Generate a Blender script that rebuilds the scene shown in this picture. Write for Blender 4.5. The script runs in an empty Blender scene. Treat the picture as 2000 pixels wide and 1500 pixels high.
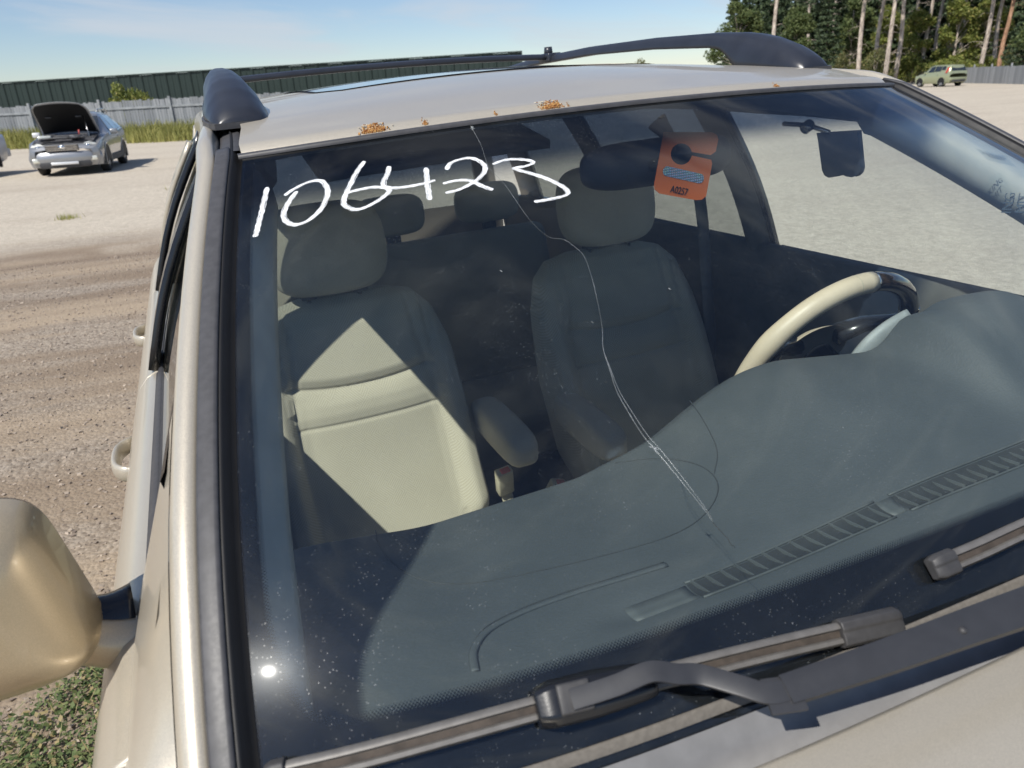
import bpy, bmesh, math, random
import numpy as np
from mathutils import Vector, Matrix
random.seed(7); rng = np.random.default_rng(7)
sc = bpy.context.scene
col = sc.collection
# ------------------------------------------------------------------ car frame <-> world
# car frame: x to the driver's side, y to the rear, z up, origin on the ground under the windshield base
MC = np.array([[0.99945, 0.0, -0.033134], [0.000401, 0.999927, 0.012106], [0.033131, -0.012113, 0.999378]])
OC = np.array([0, .85, 0.])
CAR = Matrix([list(MC[i]) + [float(-(MC @ OC)[i])] for i in range(3)] + [[0, 0, 0, 1]])
# ------------------------------------------------------------------ camera
cam = bpy.data.cameras.new('camera'); cam_o = bpy.data.objects.new('camera', cam); col.objects.link(cam_o)
rv, uv_, fv, cp = Vector((.917, -.3959, -.048)), Vector((.1877, .3221, .9279)), Vector((.3519, .8599, -.3697)), Vector((-.7373, -1.2614, 1.6517))
fv.normalize(); rv = (rv - fv * rv.dot(fv)).normalized(); uv_ = rv.cross(fv)
cam_o.matrix_world = Matrix(((rv.x, uv_.x, -fv.x, cp.x), (rv.y, uv_.y, -fv.y, cp.y), (rv.z, uv_.z, -fv.z, cp.z), (0, 0, 0, 1)))
cam.sensor_width = 36; cam.lens = 36 * 1456.85 / 2000; cam.clip_start = .02; cam.clip_end = 3000
sc.camera = cam_o
cam.dof.use_dof = True; cam.dof.focus_distance = 1.25; cam.dof.aperture_fstop = 9.0
# ------------------------------------------------------------------ sky, sun, exposure
SUN = Vector((-.5553, -.3258, .7652)).normalized()
EL = math.asin(SUN.z); AZ = math.atan2(SUN.x, SUN.y)
w = bpy.data.worlds.new('World'); sc.world = w; w.use_nodes = True
nt = w.node_tree; N, L = nt.nodes, nt.links
sky = N.new('ShaderNodeTexSky'); sky.sky_type = 'NISHITA'; sky.sun_disc = False
sky.sun_elevation = EL; sky.sun_rotation = AZ % (2 * math.pi); sky.altitude = 200; sky.air_density = 1.0; sky.dust_density = .04; sky.ozone_density = 1.2
tc = N.new('ShaderNodeTexCoord'); sep = N.new('ShaderNodeSeparateXYZ'); L.new(tc.outputs['Generated'], sep.inputs[0])
def wm(op, a, b=None, c=None):
    n = N.new('ShaderNodeMath'); n.operation = op
    for i, v in enumerate((a, b, c)):
        if v is None: continue
        if isinstance(v, (int, float)): n.inputs[i].default_value = v
        else: L.new(v, n.inputs[i])
    return n.outputs[0]
cmb = N.new('ShaderNodeCombineXYZ'); L.new(wm('MULTIPLY', sep.outputs[0], 2.6), cmb.inputs[0]); L.new(wm('MULTIPLY', sep.outputs[1], 2.6), cmb.inputs[1]); L.new(wm('ADD', wm('MULTIPLY', sep.outputs[2], 15.), wm('MULTIPLY', sep.outputs[0], 1.2)), cmb.inputs[2])
cn = N.new('ShaderNodeTexNoise'); cn.inputs['Scale'].default_value = 1.25; cn.inputs['Detail'].default_value = 7; cn.inputs['Roughness'].default_value = .55; cn.inputs['Distortion'].default_value = .5
L.new(cmb.outputs[0], cn.inputs['Vector'])
cr = N.new('ShaderNodeMapRange'); cr.inputs['From Min'].default_value = .45; cr.inputs['From Max'].default_value = .74; cr.inputs['To Max'].default_value = .68; cr.interpolation_type = 'SMOOTHSTEP'
L.new(cn.outputs['Fac'], cr.inputs['Value'])
mx = N.new('ShaderNodeMix'); mx.data_type = 'RGBA'; L.new(cr.outputs[0], mx.inputs['Factor']); tn = N.new('ShaderNodeMix'); tn.data_type = 'RGBA'; tn.blend_type = 'MULTIPLY'; tn.inputs['Factor'].default_value = 1; L.new(sky.outputs[0], tn.inputs['A']); tn.inputs['B'].default_value = (.90, .97, 1.13, 1); L.new(tn.outputs['Result'], mx.inputs['A']); mx.inputs['B'].default_value = (6.6, 7.0, 7.6, 1)
L.new(mx.outputs['Result'], N['Background'].inputs[0]); N['Background'].inputs[1].default_value = .088
sun = bpy.data.lights.new('sun', 'SUN'); sun.energy = 5.0; sun.angle = math.radians(.53); sun.color = (1, .955, .88)
sun_o = bpy.data.objects.new('sun', sun); col.objects.link(sun_o)
sun_o.rotation_euler = SUN.to_track_quat('Z', 'Y').to_euler()
vs = sc.view_settings; vs.view_transform = 'Standard'; vs.look = 'None'; vs.exposure = 0.12; vs.gamma = 1.0; vs.use_curve_mapping = False
cy_ = sc.cycles; cy_.use_denoising = True; cy_.transparent_max_bounces = 20; cy_.max_bounces = 8; cy_.diffuse_bounces = 3; cy_.glossy_bounces = 3; cy_.transmission_bounces = 3; cy_.use_adaptive_sampling = True; cy_.adaptive_threshold = .02; cy_.sample_clamp_indirect = 6; cy_.caustics_reflective = False; cy_.caustics_refractive = False
try: cy_.denoiser = 'OPENIMAGEDENOISE'
except Exception: pass

# ------------------------------------------------------------------ helpers
def tag(o, label=None, cat=None, group=None, kind=None):
    if label: o['label'] = label
    if cat: o['category'] = cat
    if group: o['group'] = group
    if kind: o['kind'] = kind
    return o
def empty(name, M=None, parent=None):
    o = bpy.data.objects.new(name, None); col.objects.link(o); o.empty_display_size = .1
    if parent: o.parent = parent
    if M is not None: o.matrix_world = M
    return o
def mesh(name, V, F, mat, parent=None, smooth=True, uvs=None, mats=None, midx=None):
    me = bpy.data.meshes.new(name); me.from_pydata([tuple(map(float, v)) for v in V], [], [tuple(f) for f in F]); me.update()
    for m in ([mat] if mats is None else mats): me.materials.append(m)
    if smooth: me.shade_smooth()
    if midx is not None: me.polygons.foreach_set('material_index', midx)
    if uvs is not None:
        ul = me.uv_layers.new(name='UVMap'); li = np.empty(len(me.loops), int); me.loops.foreach_get('vertex_index', li)
        ul.data.foreach_set('uv', np.asarray(uvs, float)[li].ravel())
    o = bpy.data.objects.new(name, me); col.objects.link(o)
    if parent: o.parent = parent
    return o
class MB:
    def __init__(s): s.V = []; s.F = []
    def add(s, V, F): k = len(s.V); s.V += [tuple(v) for v in V]; s.F += [tuple(i + k for i in f) for f in F]; return s
    def grid(s, fn, us, vs, flip=False, closed=False):
        nu, nv = len(us), len(vs); V = [fn(u, v) for v in vs for u in us]; F = []
        for j in range(nv - 1):
            for i in range(nu - (0 if closed else 1)):
                a, b, c, d = j * nu + i, j * nu + (i + 1) % nu, (j + 1) * nu + (i + 1) % nu, (j + 1) * nu + i
                F.append((d, c, b, a) if flip else (a, b, c, d))
        return s.add(V, F)
    def box(s, c, h, R=None, b=0.0):
        c = Vector(c); pts = []
        if b <= 0:
            for x in (-1, 1):
                for y in (-1, 1):
                    for z in (-1, 1):
                        p = Vector((x * h[0], y * h[1], z * h[2])); pts.append(c + (R @ p if R else p))
            return s.add(pts, [(0, 1, 3, 2), (4, 6, 7, 5), (0, 4, 5, 1), (2, 3, 7, 6), (0, 2, 6, 4), (1, 5, 7, 3)])
        bm = bmesh.new(); bmesh.ops.create_cube(bm, size=2)
        for v in bm.verts: v.co = Vector((v.co.x * h[0], v.co.y * h[1], v.co.z * h[2]))
        bmesh.ops.bevel(bm, geom=bm.edges[:], offset=b, segments=2, profile=.5, affect='EDGES')
        bm.verts.index_update(); V = [c + (R @ v.co if R else v.co) for v in bm.verts]; F = [[v.index for v in f.verts] for f in bm.faces]; bm.free()
        return s.add(V, F)
    def tube(s, pts, r, n=10, cap=True, up=None, flat=None):
        P = [Vector(p) for p in pts]; m = len(P); rr = r if hasattr(r, '__len__') else [r] * m; V = []; prev = None
        for i in range(m):
            t = (P[min(i + 1, m - 1)] - P[max(i - 1, 0)]).normalized()
            a = prev if prev is not None else Vector(up or ((0, 0, 1) if abs(t.z) < .9 else (1, 0, 0)))
            a = (a - t * a.dot(t)).normalized(); prev = a; b = t.cross(a)
            f = flat or 1.0
            for k in range(n):
                th = 2 * math.pi * k / n; V.append(P[i] + a * (rr[i] * math.sin(th)) + b * (rr[i] * f * math.cos(th)))
        F = [(i * n + k, i * n + (k + 1) % n, (i + 1) * n + (k + 1) % n, (i + 1) * n + k) for i in range(m - 1) for k in range(n)]
        if cap: F += [tuple(reversed(range(n))), tuple(range((m - 1) * n, m * n))]
        return s.add(V, F)
    def sweep(s, path, os_, ns_, prof, closed=False, cap=False, scale=None):
        m, n = len(path), len(prof); V = []
        for i in range(m):
            k = 1 if scale is None else scale[i]
            for (a, h) in prof: V.append(Vector(path[i]) + Vector(os_[i]) * (a * k) + Vector(ns_[i]) * (h * k))
        F = []
        for i in range(m - 1):
            for j in range(n if closed else n - 1): F.append((i * n + j, i * n + (j + 1) % n, (i + 1) * n + (j + 1) % n, (i + 1) * n + j))
        if cap: F += [tuple(reversed(range(n))), tuple(range((m - 1) * n, m * n))]
        return s.add(V, F)
    def prism(s, poly, d, M=None):
        n = len(poly); V = [Vector((x, y, 0)) for x, y in poly] + [Vector((x, y, d)) for x, y in poly]
        if M is not None: V = [M @ v for v in V]
        return s.add(V, [tuple(reversed(range(n))), tuple(range(n, 2 * n))] + [(i, (i + 1) % n, (i + 1) % n + n, i + n) for i in range(n)])
    def build(s, name, mat, parent=None, smooth=True, **k):
        return mesh(name, s.V, s.F, mat, parent, smooth, **k)
def bev(o, wd=.004, seg=2, ang=40):
    m = o.modifiers.new('bevel', 'BEVEL'); m.width = wd; m.segments = seg; m.limit_method = 'ANGLE'; m.angle_limit = math.radians(ang); return o
def solid(o, t, off=-1):
    m = o.modifiers.new('solidify', 'SOLIDIFY'); m.thickness = t; m.offset = off; return o
def autosmooth(o, a=40):
    o.data.set_sharp_from_angle(angle=math.radians(a)); return o
def lin(a, b, n): return [a + (b - a) * i / (n - 1) for i in range(n)]
def spline(P, n):
    P = [np.array(p, float) for p in P]; Q = [2 * P[0] - P[1]] + P + [2 * P[-1] - P[-2]]; out = []; m = len(P) - 1
    for k in range(n):
        t = m * k / (n - 1); i = min(int(t), m - 1); t -= i; a, b, c, d = Q[i:i + 4]
        out.append(.5 * ((2 * b) + (-a + c) * t + (2 * a - 5 * b + 4 * c - d) * t * t + (-a + 3 * b - 3 * c + d) * t ** 3))
    return out
def cr1(xs, ys, x):
    return float(np.interp(x, xs, ys))
def smooth01(a, b, x):
    t = min(1, max(0, (x - a) / (b - a))); return t * t * (3 - 2 * t)

# ------------------------------------------------------------------ materials
class NT:
    def __init__(s, name):
        s.m = bpy.data.materials.new(name); s.m.use_nodes = True; s.t = s.m.node_tree; s.n = s.t.nodes; s.l = s.t.links
        s.b = s.n['Principled BSDF']; s.out = s.n['Material Output']
    def node(s, ty, **k):
        n = s.n.new(ty)
        for a, v in k.items():
            if a.startswith('i_'):
                key = a[2:].replace('_', ' ')
                s.put(v, n.inputs[int(key)] if key.isdigit() else n.inputs[key])
            else: setattr(n, a, v)
        return n
    def put(s, v, inp):
        if isinstance(v, bpy.types.NodeSocket): s.l.new(v, inp)
        else:
            if isinstance(v, (tuple, list)) and len(v) == 3 and inp.type == 'RGBA': v = (*v, 1)
            inp.default_value = v
    def math(s, op, a, b=0.0, c=0.0): 
        n = s.node('ShaderNodeMath', operation=op, i_0=a, i_1=b)
        if op in ('MULTIPLY_ADD', 'SMOOTH_MIN', 'COMPARE'): s.put(c, n.inputs[2])
        return n.outputs[0]
    def coord(s, kind='Object', scale=(1, 1, 1), rot=(0, 0, 0)):
        t = s.node('ShaderNodeTexCoord'); mp = s.node('ShaderNodeMapping'); s.l.new(t.outputs[kind], mp.inputs[0]); mp.inputs['Scale'].default_value = scale; mp.inputs['Rotation'].default_value = rot
        return mp.outputs[0]
    def noise(s, vec, scale, detail=4, rough=.55, dist=0): return s.node('ShaderNodeTexNoise', i_Vector=vec, i_Scale=scale, i_Detail=detail, i_Roughness=rough, i_Distortion=dist).outputs['Fac']
    def ramp(s, v, a, b, c=0., d=1., smooth=True):
        return s.node('ShaderNodeMapRange', interpolation_type='SMOOTHSTEP' if smooth else 'LINEAR', i_Value=v, **{'i_From_Min': a, 'i_From_Max': b, 'i_To_Min': c, 'i_To_Max': d}).outputs[0]
    def mix(s, f, a, b):
        n = s.node('ShaderNodeMix', data_type='RGBA'); s.put(f, n.inputs['Factor']); s.put(a, n.inputs['A']); s.put(b, n.inputs['B']); return n.outputs['Result']
    def bump(s, h, strength=.3, dist=.01, normal=None):
        n = s.node('ShaderNodeBump', i_Strength=strength, i_Distance=dist, i_Height=h)
        if normal: s.l.new(normal, n.inputs['Normal'])
        return n.outputs[0]
    def p(s, **k):
        for a, v in k.items(): s.put(v, s.b.inputs[a.replace('_', ' ')])
        return s
    def shader(s, sock): s.l.new(sock, s.out.inputs[0]); return s
def C(*a): return tuple(a)
def simple(name, base, rough=.5, metallic=0., var=.12, scale=18, bump=0., bscale=300, **k):
    t = NT(name); v = t.coord()
    n = t.noise(v, scale, 5)
    d = [max(0, c * (1 - var)) for c in base]; l = [min(1, c * (1 + var)) for c in base]
    t.p(Base_Color=t.mix(t.ramp(n, .3, .7), C(*d), C(*l)), Roughness=t.ramp(t.noise(v, scale * 2.3, 3), .3, .7, max(.02, rough * .95), min(1, rough * 1.05)), Metallic=metallic, **k)
    if bump: t.p(Normal=t.bump(t.noise(v, bscale, 3), bump, .002))
    return t.m
def paint(name, base, metallic=.55, rough=.34, coat=1.0, dirt=(.30, .26, .20), damt=.25, flake=.10):
    t = NT(name); v = t.coord()
    vo = t.node('ShaderNodeTexVoronoi', i_Vector=v, i_Scale=1900.)
    fl = t.node('ShaderNodeSeparateColor', i_Color=vo.outputs['Color']).outputs[0]
    d = t.ramp(t.noise(v, 5, 8, .65), .45, .85, 0, damt)
    c = t.mix(fl, C(*[x * (1 - flake) for x in base]), C(*[min(1, x * (1 + flake)) for x in base]))
    t.p(Base_Color=t.mix(d, c, dirt), Metallic=metallic, Roughness=t.ramp(fl, 0, 1, rough - .05, rough + .07), Coat_Weight=coat, Coat_Roughness=t.ramp(t.noise(v, 9, 5), .4, .8, .03, .14))
    t.p(Normal=t.bump(fl, .03, .0004)); return t.m
M_gold = paint('champagne_paint', (.535, .485, .395), .45, rough=.42, coat=.5, damt=.08)
M_goldm = paint('champagne_ground_tint', (.53, .43, .285), .5, rough=.40, coat=.7, damt=.06)  # body paint made golder, with the ground's reflection put into the colour
M_rubber = simple('weathered_rubber', (.050, .048, .050), .62, var=.1, scale=60, bump=.03)
M_mould = simple('grey_weathered_moulding', (.056, .055, .058), .5, var=.14, scale=90, bump=.03)
M_black = simple('black_gap', (.006, .006, .007), .6)
M_gloss = simple('black_gloss_plastic', (.012, .013, .016), .22, bump=.03)
M_matte = simple('matte_black_plastic', (.014, .015, .017), .75)
M_rail = simple('charcoal_rail_plastic', (.022, .025, .034), .33, var=.12, bump=.03, bscale=900)
M_cowl = simple('grey_cowl_plastic', (.20, .198, .198), .7, var=.10, scale=30, bump=.08, bscale=900)
M_dustseal = simple('dusty_glass_seal', (.135, .122, .105), .85, var=.12, scale=200, bump=.05)
M_trim = simple('grey_pillar_trim', (.40, .41, .39), .75, var=.06, bump=.1, bscale=900)
M_head = simple('headliner', (.40, .38, .33), .95, var=.05)
M_floor = simple('dark_carpet', (.05, .048, .045), .95)
M_doorin = simple('door_panel_grey', (.10, .10, .095), .7, var=.1)
M_pillarin = simple('dark_pillar_trim', (.12, .12, .115), .8)
M_tyre = simple('tyre_rubber', (.02, .02, .02), .8, bump=.3, bscale=120)
M_alloy = simple('alloy_rim', (.55, .55, .55), .35, .8)
M_chrome = simple('chrome', (.75, .75, .75), .12, 1.)
M_buckle = simple('beige_plastic', (.50, .46, .34), .55)
M_red = simple('red_release_button', (.55, .09, .08), .45)
M_steel = simple('steel_rod', (.5, .5, .5), .25, 1.)
M_silverdash = simple('silver_cluster_surround', (.30, .32, .31), .6, .1)
# dashboard vinyl
t = NT('dash_vinyl'); v = t.coord()
gr = t.node('ShaderNodeTexVoronoi', feature='SMOOTH_F1', i_Vector=t.coord(scale=(1, 1.7, 1), rot=(0, 0, .4)), i_Scale=260.).outputs['Distance']
ws = t.noise(t.coord(scale=(1, 2.6, 1), rot=(0, 0, .5)), 150, 3, .6, 1.2)
t.p(Base_Color=t.mix(t.ramp(t.noise(v, 7, 6), .3, .75), (.064, .074, .078), (.078, .088, .091)), Roughness=.62, Normal=t.bump(t.math('ADD', gr, t.math('MULTIPLY', ws, .6)), .22, .0015)); M_dash = t.m
M_seam = simple('dash_seam', (.045, .050, .051), .7)
M_slot = simple('vent_shadow_plastic', (.030, .034, .035), .8)
M_vent = simple('vent_plastic', (.085, .095, .095), .6)
# seat cloth with woven dashes
def cloth(name, a, b, diag=True):
    t = NT(name); v = t.coord()
    if diag:
        r1 = t.coord(rot=(0, .785, 0)); r2 = t.coord(rot=(0, -.785, 0))
        w1 = t.node('ShaderNodeTexWave', bands_direction='X', i_Vector=r1, i_Scale=66., i_Distortion=.3).outputs['Fac']
        w2 = t.node('ShaderNodeTexWave', bands_direction='X', i_Vector=r2, i_Scale=66., i_Distortion=.3).outputs['Fac']
        cell = t.node('ShaderNodeTexVoronoi', distance='MANHATTAN', i_Vector=t.coord(scale=(1, .2, 1)), i_Scale=40.)
        pick = t.math('GREATER_THAN', t.node('ShaderNodeSeparateColor', i_Color=cell.outputs['Color']).outputs[0], .5)
        pat = t.math('ADD', t.math('MULTIPLY', w1, pick), t.math('MULTIPLY', w2, t.math('SUBTRACT', 1., pick)))
    else: pat = t.noise(v, 500, 3)
    n = t.noise(v, 6, 5)
    c = t.mix(t.ramp(pat, .35, .65, 0, 1), C(*a), C(*b))
    t.p(Base_Color=t.mix(t.ramp(n, .4, .8, 0, .25), c, C(*[x * .8 for x in a])), Roughness=.95, Sheen_Weight=.15, Normal=t.bump(t.math('ADD', pat, t.noise(v, 900, 2)), .12, .0006)); return t.m
M_seat = cloth('seat_cloth_woven', (.415, .385, .295), (.500, .465, .360))
M_seat2 = cloth('seat_cloth_plain', (.41, .375, .295), (.47, .435, .345), False)
M_leather = simple('tan_leather', (.64, .53, .38), .42, var=.05, bump=.15, bscale=600)
t = NT('dark_wood_gloss'); v = t.coord(scale=(1, 1, 3)); wv = t.node('ShaderNodeTexWave', i_Vector=v, i_Scale=14., i_Distortion=6., i_Detail=3.).outputs['Fac']
t.p(Base_Color=t.mix(wv, (.012, .009, .007), (.05, .03, .018)), Roughness=.15, Coat_Weight=1.); M_wood = t.m
# thin glass: Schlick reflection over tinted transparency
def glassmat(name, tint, band=None, dust=0., F0=.04, frough=.0):
    t = NT(name); t.n.remove(t.b)
    g = t.node('ShaderNodeNewGeometry'); dp = t.node('ShaderNodeVectorMath', operation='DOT_PRODUCT'); t.l.new(g.outputs['Normal'], dp.inputs[0]); t.l.new(g.outputs['Incoming'], dp.inputs[1])
    c = t.math('SUBTRACT', 1., t.math('ABSOLUTE', dp.outputs['Value'])); F = t.math('MULTIPLY_ADD', t.math('POWER', c, 5.), 1 - F0, F0)
    colr = tint
    if band:
        uv = t.node('ShaderNodeUVMap').outputs[0]; s = t.node('ShaderNodeSeparateXYZ', i_Vector=uv)
        colr = t.mix(t.ramp(s.outputs[1], .80, .885), C(*tint), C(*band))
    tr = t.node('ShaderNodeBsdfTransparent', i_Color=colr)
    g1 = t.node('ShaderNodeBsdfGlossy', i_Roughness=.004 + frough)
    if dust:
        g3 = t.node('ShaderNodeBsdfGlossy', i_Roughness=.035); g1 = t.node('ShaderNodeMixShader', i_Fac=.06, i_1=g1.outputs[0], i_2=g3.outputs[0])
    sh = t.node('ShaderNodeMixShader', i_Fac=F, i_1=tr.outputs[0], i_2=g1.outputs[0]).outputs[0]
    if dust:
        v = t.coord()
        g2 = t.node('ShaderNodeBsdfGlossy', i_Roughness=.20, i_Color=(.9, .95, 1)); sh = t.node('ShaderNodeMixShader', i_Fac=.0014, i_1=sh, i_2=g2.outputs[0]).outputs[0]
        def specks(scale, thr, sel):
            vo = t.node('ShaderNodeTexVoronoi', i_Vector=v, i_Scale=scale); sel_ = t.math('GREATER_THAN', t.node('ShaderNodeSeparateColor', i_Color=vo.outputs['Color']).outputs[1], sel)
            return t.math('MULTIPLY', t.math('LESS_THAN', vo.outputs['Distance'], thr), sel_)
        sp = t.math('MAXIMUM', specks(230., .12, .90), t.math('MAXIMUM', specks(80., .065, .90), specks(480., .20, .80)))
        sp = t.math('MULTIPLY', sp, t.ramp(t.noise(v, 9, 6, .7), .44, .66, .08, 1.))
        film = t.ramp(t.noise(v, 9, 7, .65), .35, .8, .002, .014)
        fac = t.math('MINIMUM', t.math('ADD', t.math('MULTIPLY', sp, .26 * dust), t.math('MULTIPLY', film, dust)), .9)
        df = t.node('ShaderNodeBsdfDiffuse', i_Color=(.62, .66, .66)); gs_ = t.node('ShaderNodeBsdfGlossy', i_Roughness=.32, i_Color=(.9, .9, .9)); df = t.node('ShaderNodeMixShader', i_Fac=.18, i_1=df.outputs[0], i_2=gs_.outputs[0])
        sh = t.node('ShaderNodeMixShader', i_Fac=fac, i_1=sh, i_2=df.outputs[0]).outputs[0]
    t.shader(sh); return t.m
M_wsout = glassmat('windshield_outer', (.92, .955, .95), (.115, .165, .275), dust=1.0)
M_wsin = glassmat('windshield_inner', (.96, .985, .98))
M_side = glassmat('side_glass', (.94, .97, .955))
M_priv = glassmat('rear_privacy_glass', (.40, .43, .42))
# frit with dotted inner edge (uv.x along in metres, uv.y across 0..1)
t = NT('ceramic_frit'); uv = t.node('ShaderNodeUVMap').outputs[0]; s = t.node('ShaderNodeSeparateXYZ', i_Vector=uv)
al, ac = s.outputs[0], s.outputs[1]
PIT = .0030
def dots(off):
    a = t.math('FRACT', t.math('ADD', t.math('DIVIDE', al, PIT), off)); b = t.math('FRACT', t.math('ADD', t.math('DIVIDE', ac, PIT * 1.15), off))
    a = t.math('SUBTRACT', a, .5); b = t.math('SUBTRACT', b, .5); return t.math('SQRT', t.math('ADD', t.math('MULTIPLY', a, a), t.math('MULTIPLY', b, b)))
dd = t.math('MINIMUM', dots(0.), dots(.5))
thr = t.ramp(ac, 0., .0080, .18, .42, False)
solid_ = t.math('GREATER_THAN', ac, .0080)
mask = t.math('MAXIMUM', solid_, t.math('LESS_THAN', dd, thr))
t.p(Base_Color=(.008, .009, .012), Roughness=.9, Specular_IOR_Level=0.)
tr = t.node('ShaderNodeBsdfTransparent'); t.shader(t.node('ShaderNodeMixShader', i_Fac=mask, i_1=tr.outputs[0], i_2=t.b.outputs[0]).outputs[0]); M_frit = t.m
# white marker paint with bristle streaks (uv.y across)
t = NT('white_marker_paint'); uv = t.node('ShaderNodeUVMap').outputs[0]; mp = t.node('ShaderNodeMapping', i_Vector=uv); mp.inputs['Scale'].default_value = (9, 9., 1)
st = t.noise(mp.outputs[0], 1.0, 3, .6)
mp2 = t.node('ShaderNodeMapping', i_Vector=uv); mp2.inputs['Scale'].default_value = (4, 9., 1)
st = t.noise(mp2.outputs[0], 1., 4, .7)
sx_ = t.node('ShaderNodeSeparateXYZ', i_Vector=uv); edge = t.math('ABSOLUTE', t.math('SUBTRACT', sx_.outputs[1], .5))
al_ = t.ramp(t.math('SUBTRACT', st, t.math('MULTIPLY', edge, .25)), .33, .47, .18, 1.)
t.p(Base_Color=(.80, .82, .84), Roughness=.6); tr = t.node('ShaderNodeBsdfTransparent')
t.shader(t.node('ShaderNodeMixShader', i_Fac=al_, i_1=tr.outputs[0], i_2=t.b.outputs[0]).outputs[0]); M_marker = t.m
t = NT('crack_edge'); t.n.remove(t.b); tr = t.node('ShaderNodeBsdfTransparent', i_Color=(.55, .6, .6)); g1 = t.node('ShaderNodeBsdfGlossy', i_Roughness=.25, i_Color=(.9, .92, .95)); df = t.node('ShaderNodeBsdfDiffuse', i_Color=(.75, .78, .8))
a_ = t.node('ShaderNodeMixShader', i_Fac=.85, i_1=g1.outputs[0], i_2=df.outputs[0]); t.shader(t.node('ShaderNodeMixShader', i_Fac=t.ramp(t.noise(t.coord(), 14, 3), .3, .7, .10, .40), i_1=tr.outputs[0], i_2=a_.outputs[0]).outputs[0]); M_crack = t.m
t = NT('rust'); v = t.coord(); t.p(Base_Color=t.mix(t.ramp(t.noise(v, 260, 5), .35, .65), (.26, .09, .025), (.62, .36, .13)), Roughness=.95, Normal=t.bump(t.noise(v, 500, 4), .8, .003)); M_rust = t.m
t = NT('rust_stain'); uv = t.node('ShaderNodeUVMap').outputs[0]; q_ = t.node('ShaderNodeSeparateXYZ', i_Vector=uv); fo = t.math('SUBTRACT', t.math('SUBTRACT', 1., t.math('MULTIPLY', q_.outputs[0], q_.outputs[0])), q_.outputs[1])
ms = t.ramp(t.math('ADD', fo, t.math('MULTIPLY', t.math('SUBTRACT', t.noise(t.coord(), 220, 5, .7), .5), 2.2)), .35, 1.0, 0, .85)
t.p(Base_Color=t.mix(t.noise(t.coord(), 300, 4), (.30, .13, .04), (.50, .30, .14)), Roughness=.9); tr = t.node('ShaderNodeBsdfTransparent'); t.shader(t.node('ShaderNodeMixShader', i_Fac=ms, i_1=tr.outputs[0], i_2=t.b.outputs[0]).outputs[0]); M_stain = t.m
M_chip = simple('lifted_paint_flake', (.62, .56, .45), .5, var=.3, scale=200)
M_ink = simple('black_ink', (.012, .012, .012), .6)
M_stick = simple('faded_grey_ink', (.05, .07, .09), .8)
# ------------------------------------------------------------------ windshield surface
WB, WT, YT, ZB, ZT = .7328, .6042, .7032, 1.1797, 1.5981
def S(u, v):
    w_ = WB + (WT - WB) * v + .0104 * 4 * v * (1 - v); q = 1 - u * u; qy = .55 * q + .45 * (1 - u ** 6)
    s_ = .0145 * 4 * v * (1 - v)
    return Vector((u * w_, YT * v - (.0818 + (.0715 - .0818) * v) * qy - s_ * .49, ZB + .023 * (1 - v) + (ZT - ZB) * v + (.0165 + .0022 * v) * q + s_ * .87 - .38 * max(0, .32 - v) ** 2))
def NG(u, v):
    e = 1e-3; return (S(u + e, v) - S(u - e, v)).cross(S(u, v + e) - S(u, v - e)).normalized()
def SG(u, v, h=0.0): return S(u, v) + NG(u, v) * h
# ------------------------------------------------------------------ ground
def ground_h(x, y):
    r2 = (x / 2.6) ** 2 + (y / 4.0) ** 2
    h = (.0331 * x - .0121 * y) * math.exp(-r2 * r2 * .5)
    if -12 < x < -.9 and -6 < y < 30:   # shallow wheel ruts running across the lot
        f = math.exp(-((y - 9.1 - .06 * (x + 2)) / .35) ** 2) + .6 * math.exp(-((y - 7.2 - .08 * (x + 2)) / .3) ** 2) + .5 * math.exp(-((y - 4.9 - .05 * (x + 2)) / .3) ** 2)
        h -= .035 * f
    return h
xs = sorted(set([-1500, -700, -300, -150, -80] + lin(-40, 40, 41) + lin(-9, 6, 76) + [80, 150, 300, 700, 1500])); ys = sorted(set([-1500, -600, -200, -60] + lin(-20, 60, 41) + lin(-4, 14, 120) + [80, 120, 200, 400, 800, 1500]))
t = NT('gravel_lot'); v = t.coord('Object')
stx = t.noise(t.coord('Object', (.10, 1.15, 1), (0, 0, .05)), 1.0, 5, .6, .4)
big = t.noise(v, .22, 5, .6); sepn = t.node('ShaderNodeSeparateXYZ', i_Vector=v)
yy = t.math('ADD', sepn.outputs[1], t.math('MULTIPLY', t.math('SUBTRACT', big, .5), 5.))
far = t.math('MAXIMUM', t.ramp(yy, 8.2, 11.5), t.ramp(sepn.outputs[0], .6, 2.6))
fine = t.node('ShaderNodeTexVoronoi', i_Vector=v, i_Scale=55.); fc = t.node('ShaderNodeSeparateColor', i_Color=fine.outputs['Color']).outputs[0]
fine2 = t.node('ShaderNodeTexVoronoi', i_Vector=v, i_Scale=16.); fc2 = t.node('ShaderNodeSeparateColor', i_Color=fine2.outputs['Color']).outputs[1]
nz = t.noise(v, 30, 7, .7)
soil = t.mix(t.ramp(stx, .36, .66), (.195, .142, .094), (.37, .287, .197))
stone = t.mix(fc, (.175, .145, .113), (.42, .36, .29))
near_c = t.mix(t.ramp(t.noise(t.coord('Object', (.25, 1.0, 1)), 1.3, 6, .65), .42, .62, .15, .8), soil, stone)
fargrav = t.mix(t.math('MULTIPLY', t.math('ADD', fc, fc2), .5), (.385, .338, .268), (.61, .545, .445))
fargrav = t.mix(t.ramp(t.noise(t.coord('Object', (.3, 1, 1)), .35, 6, .65), .45, .75, 0, .45), fargrav, (.33, .27, .21))
c = t.mix(far, near_c, fargrav)
rut = t.math('MULTIPLY', t.ramp(sepn.outputs[0], 2., .0), t.ramp(t.math('ABSOLUTE', t.math('SUBTRACT', yy, t.math('ADD', 9.0, t.math('MULTIPLY', t.math('SUBTRACT', stx, .5), 2.)))), 0., .55, .62, 0.))
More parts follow.
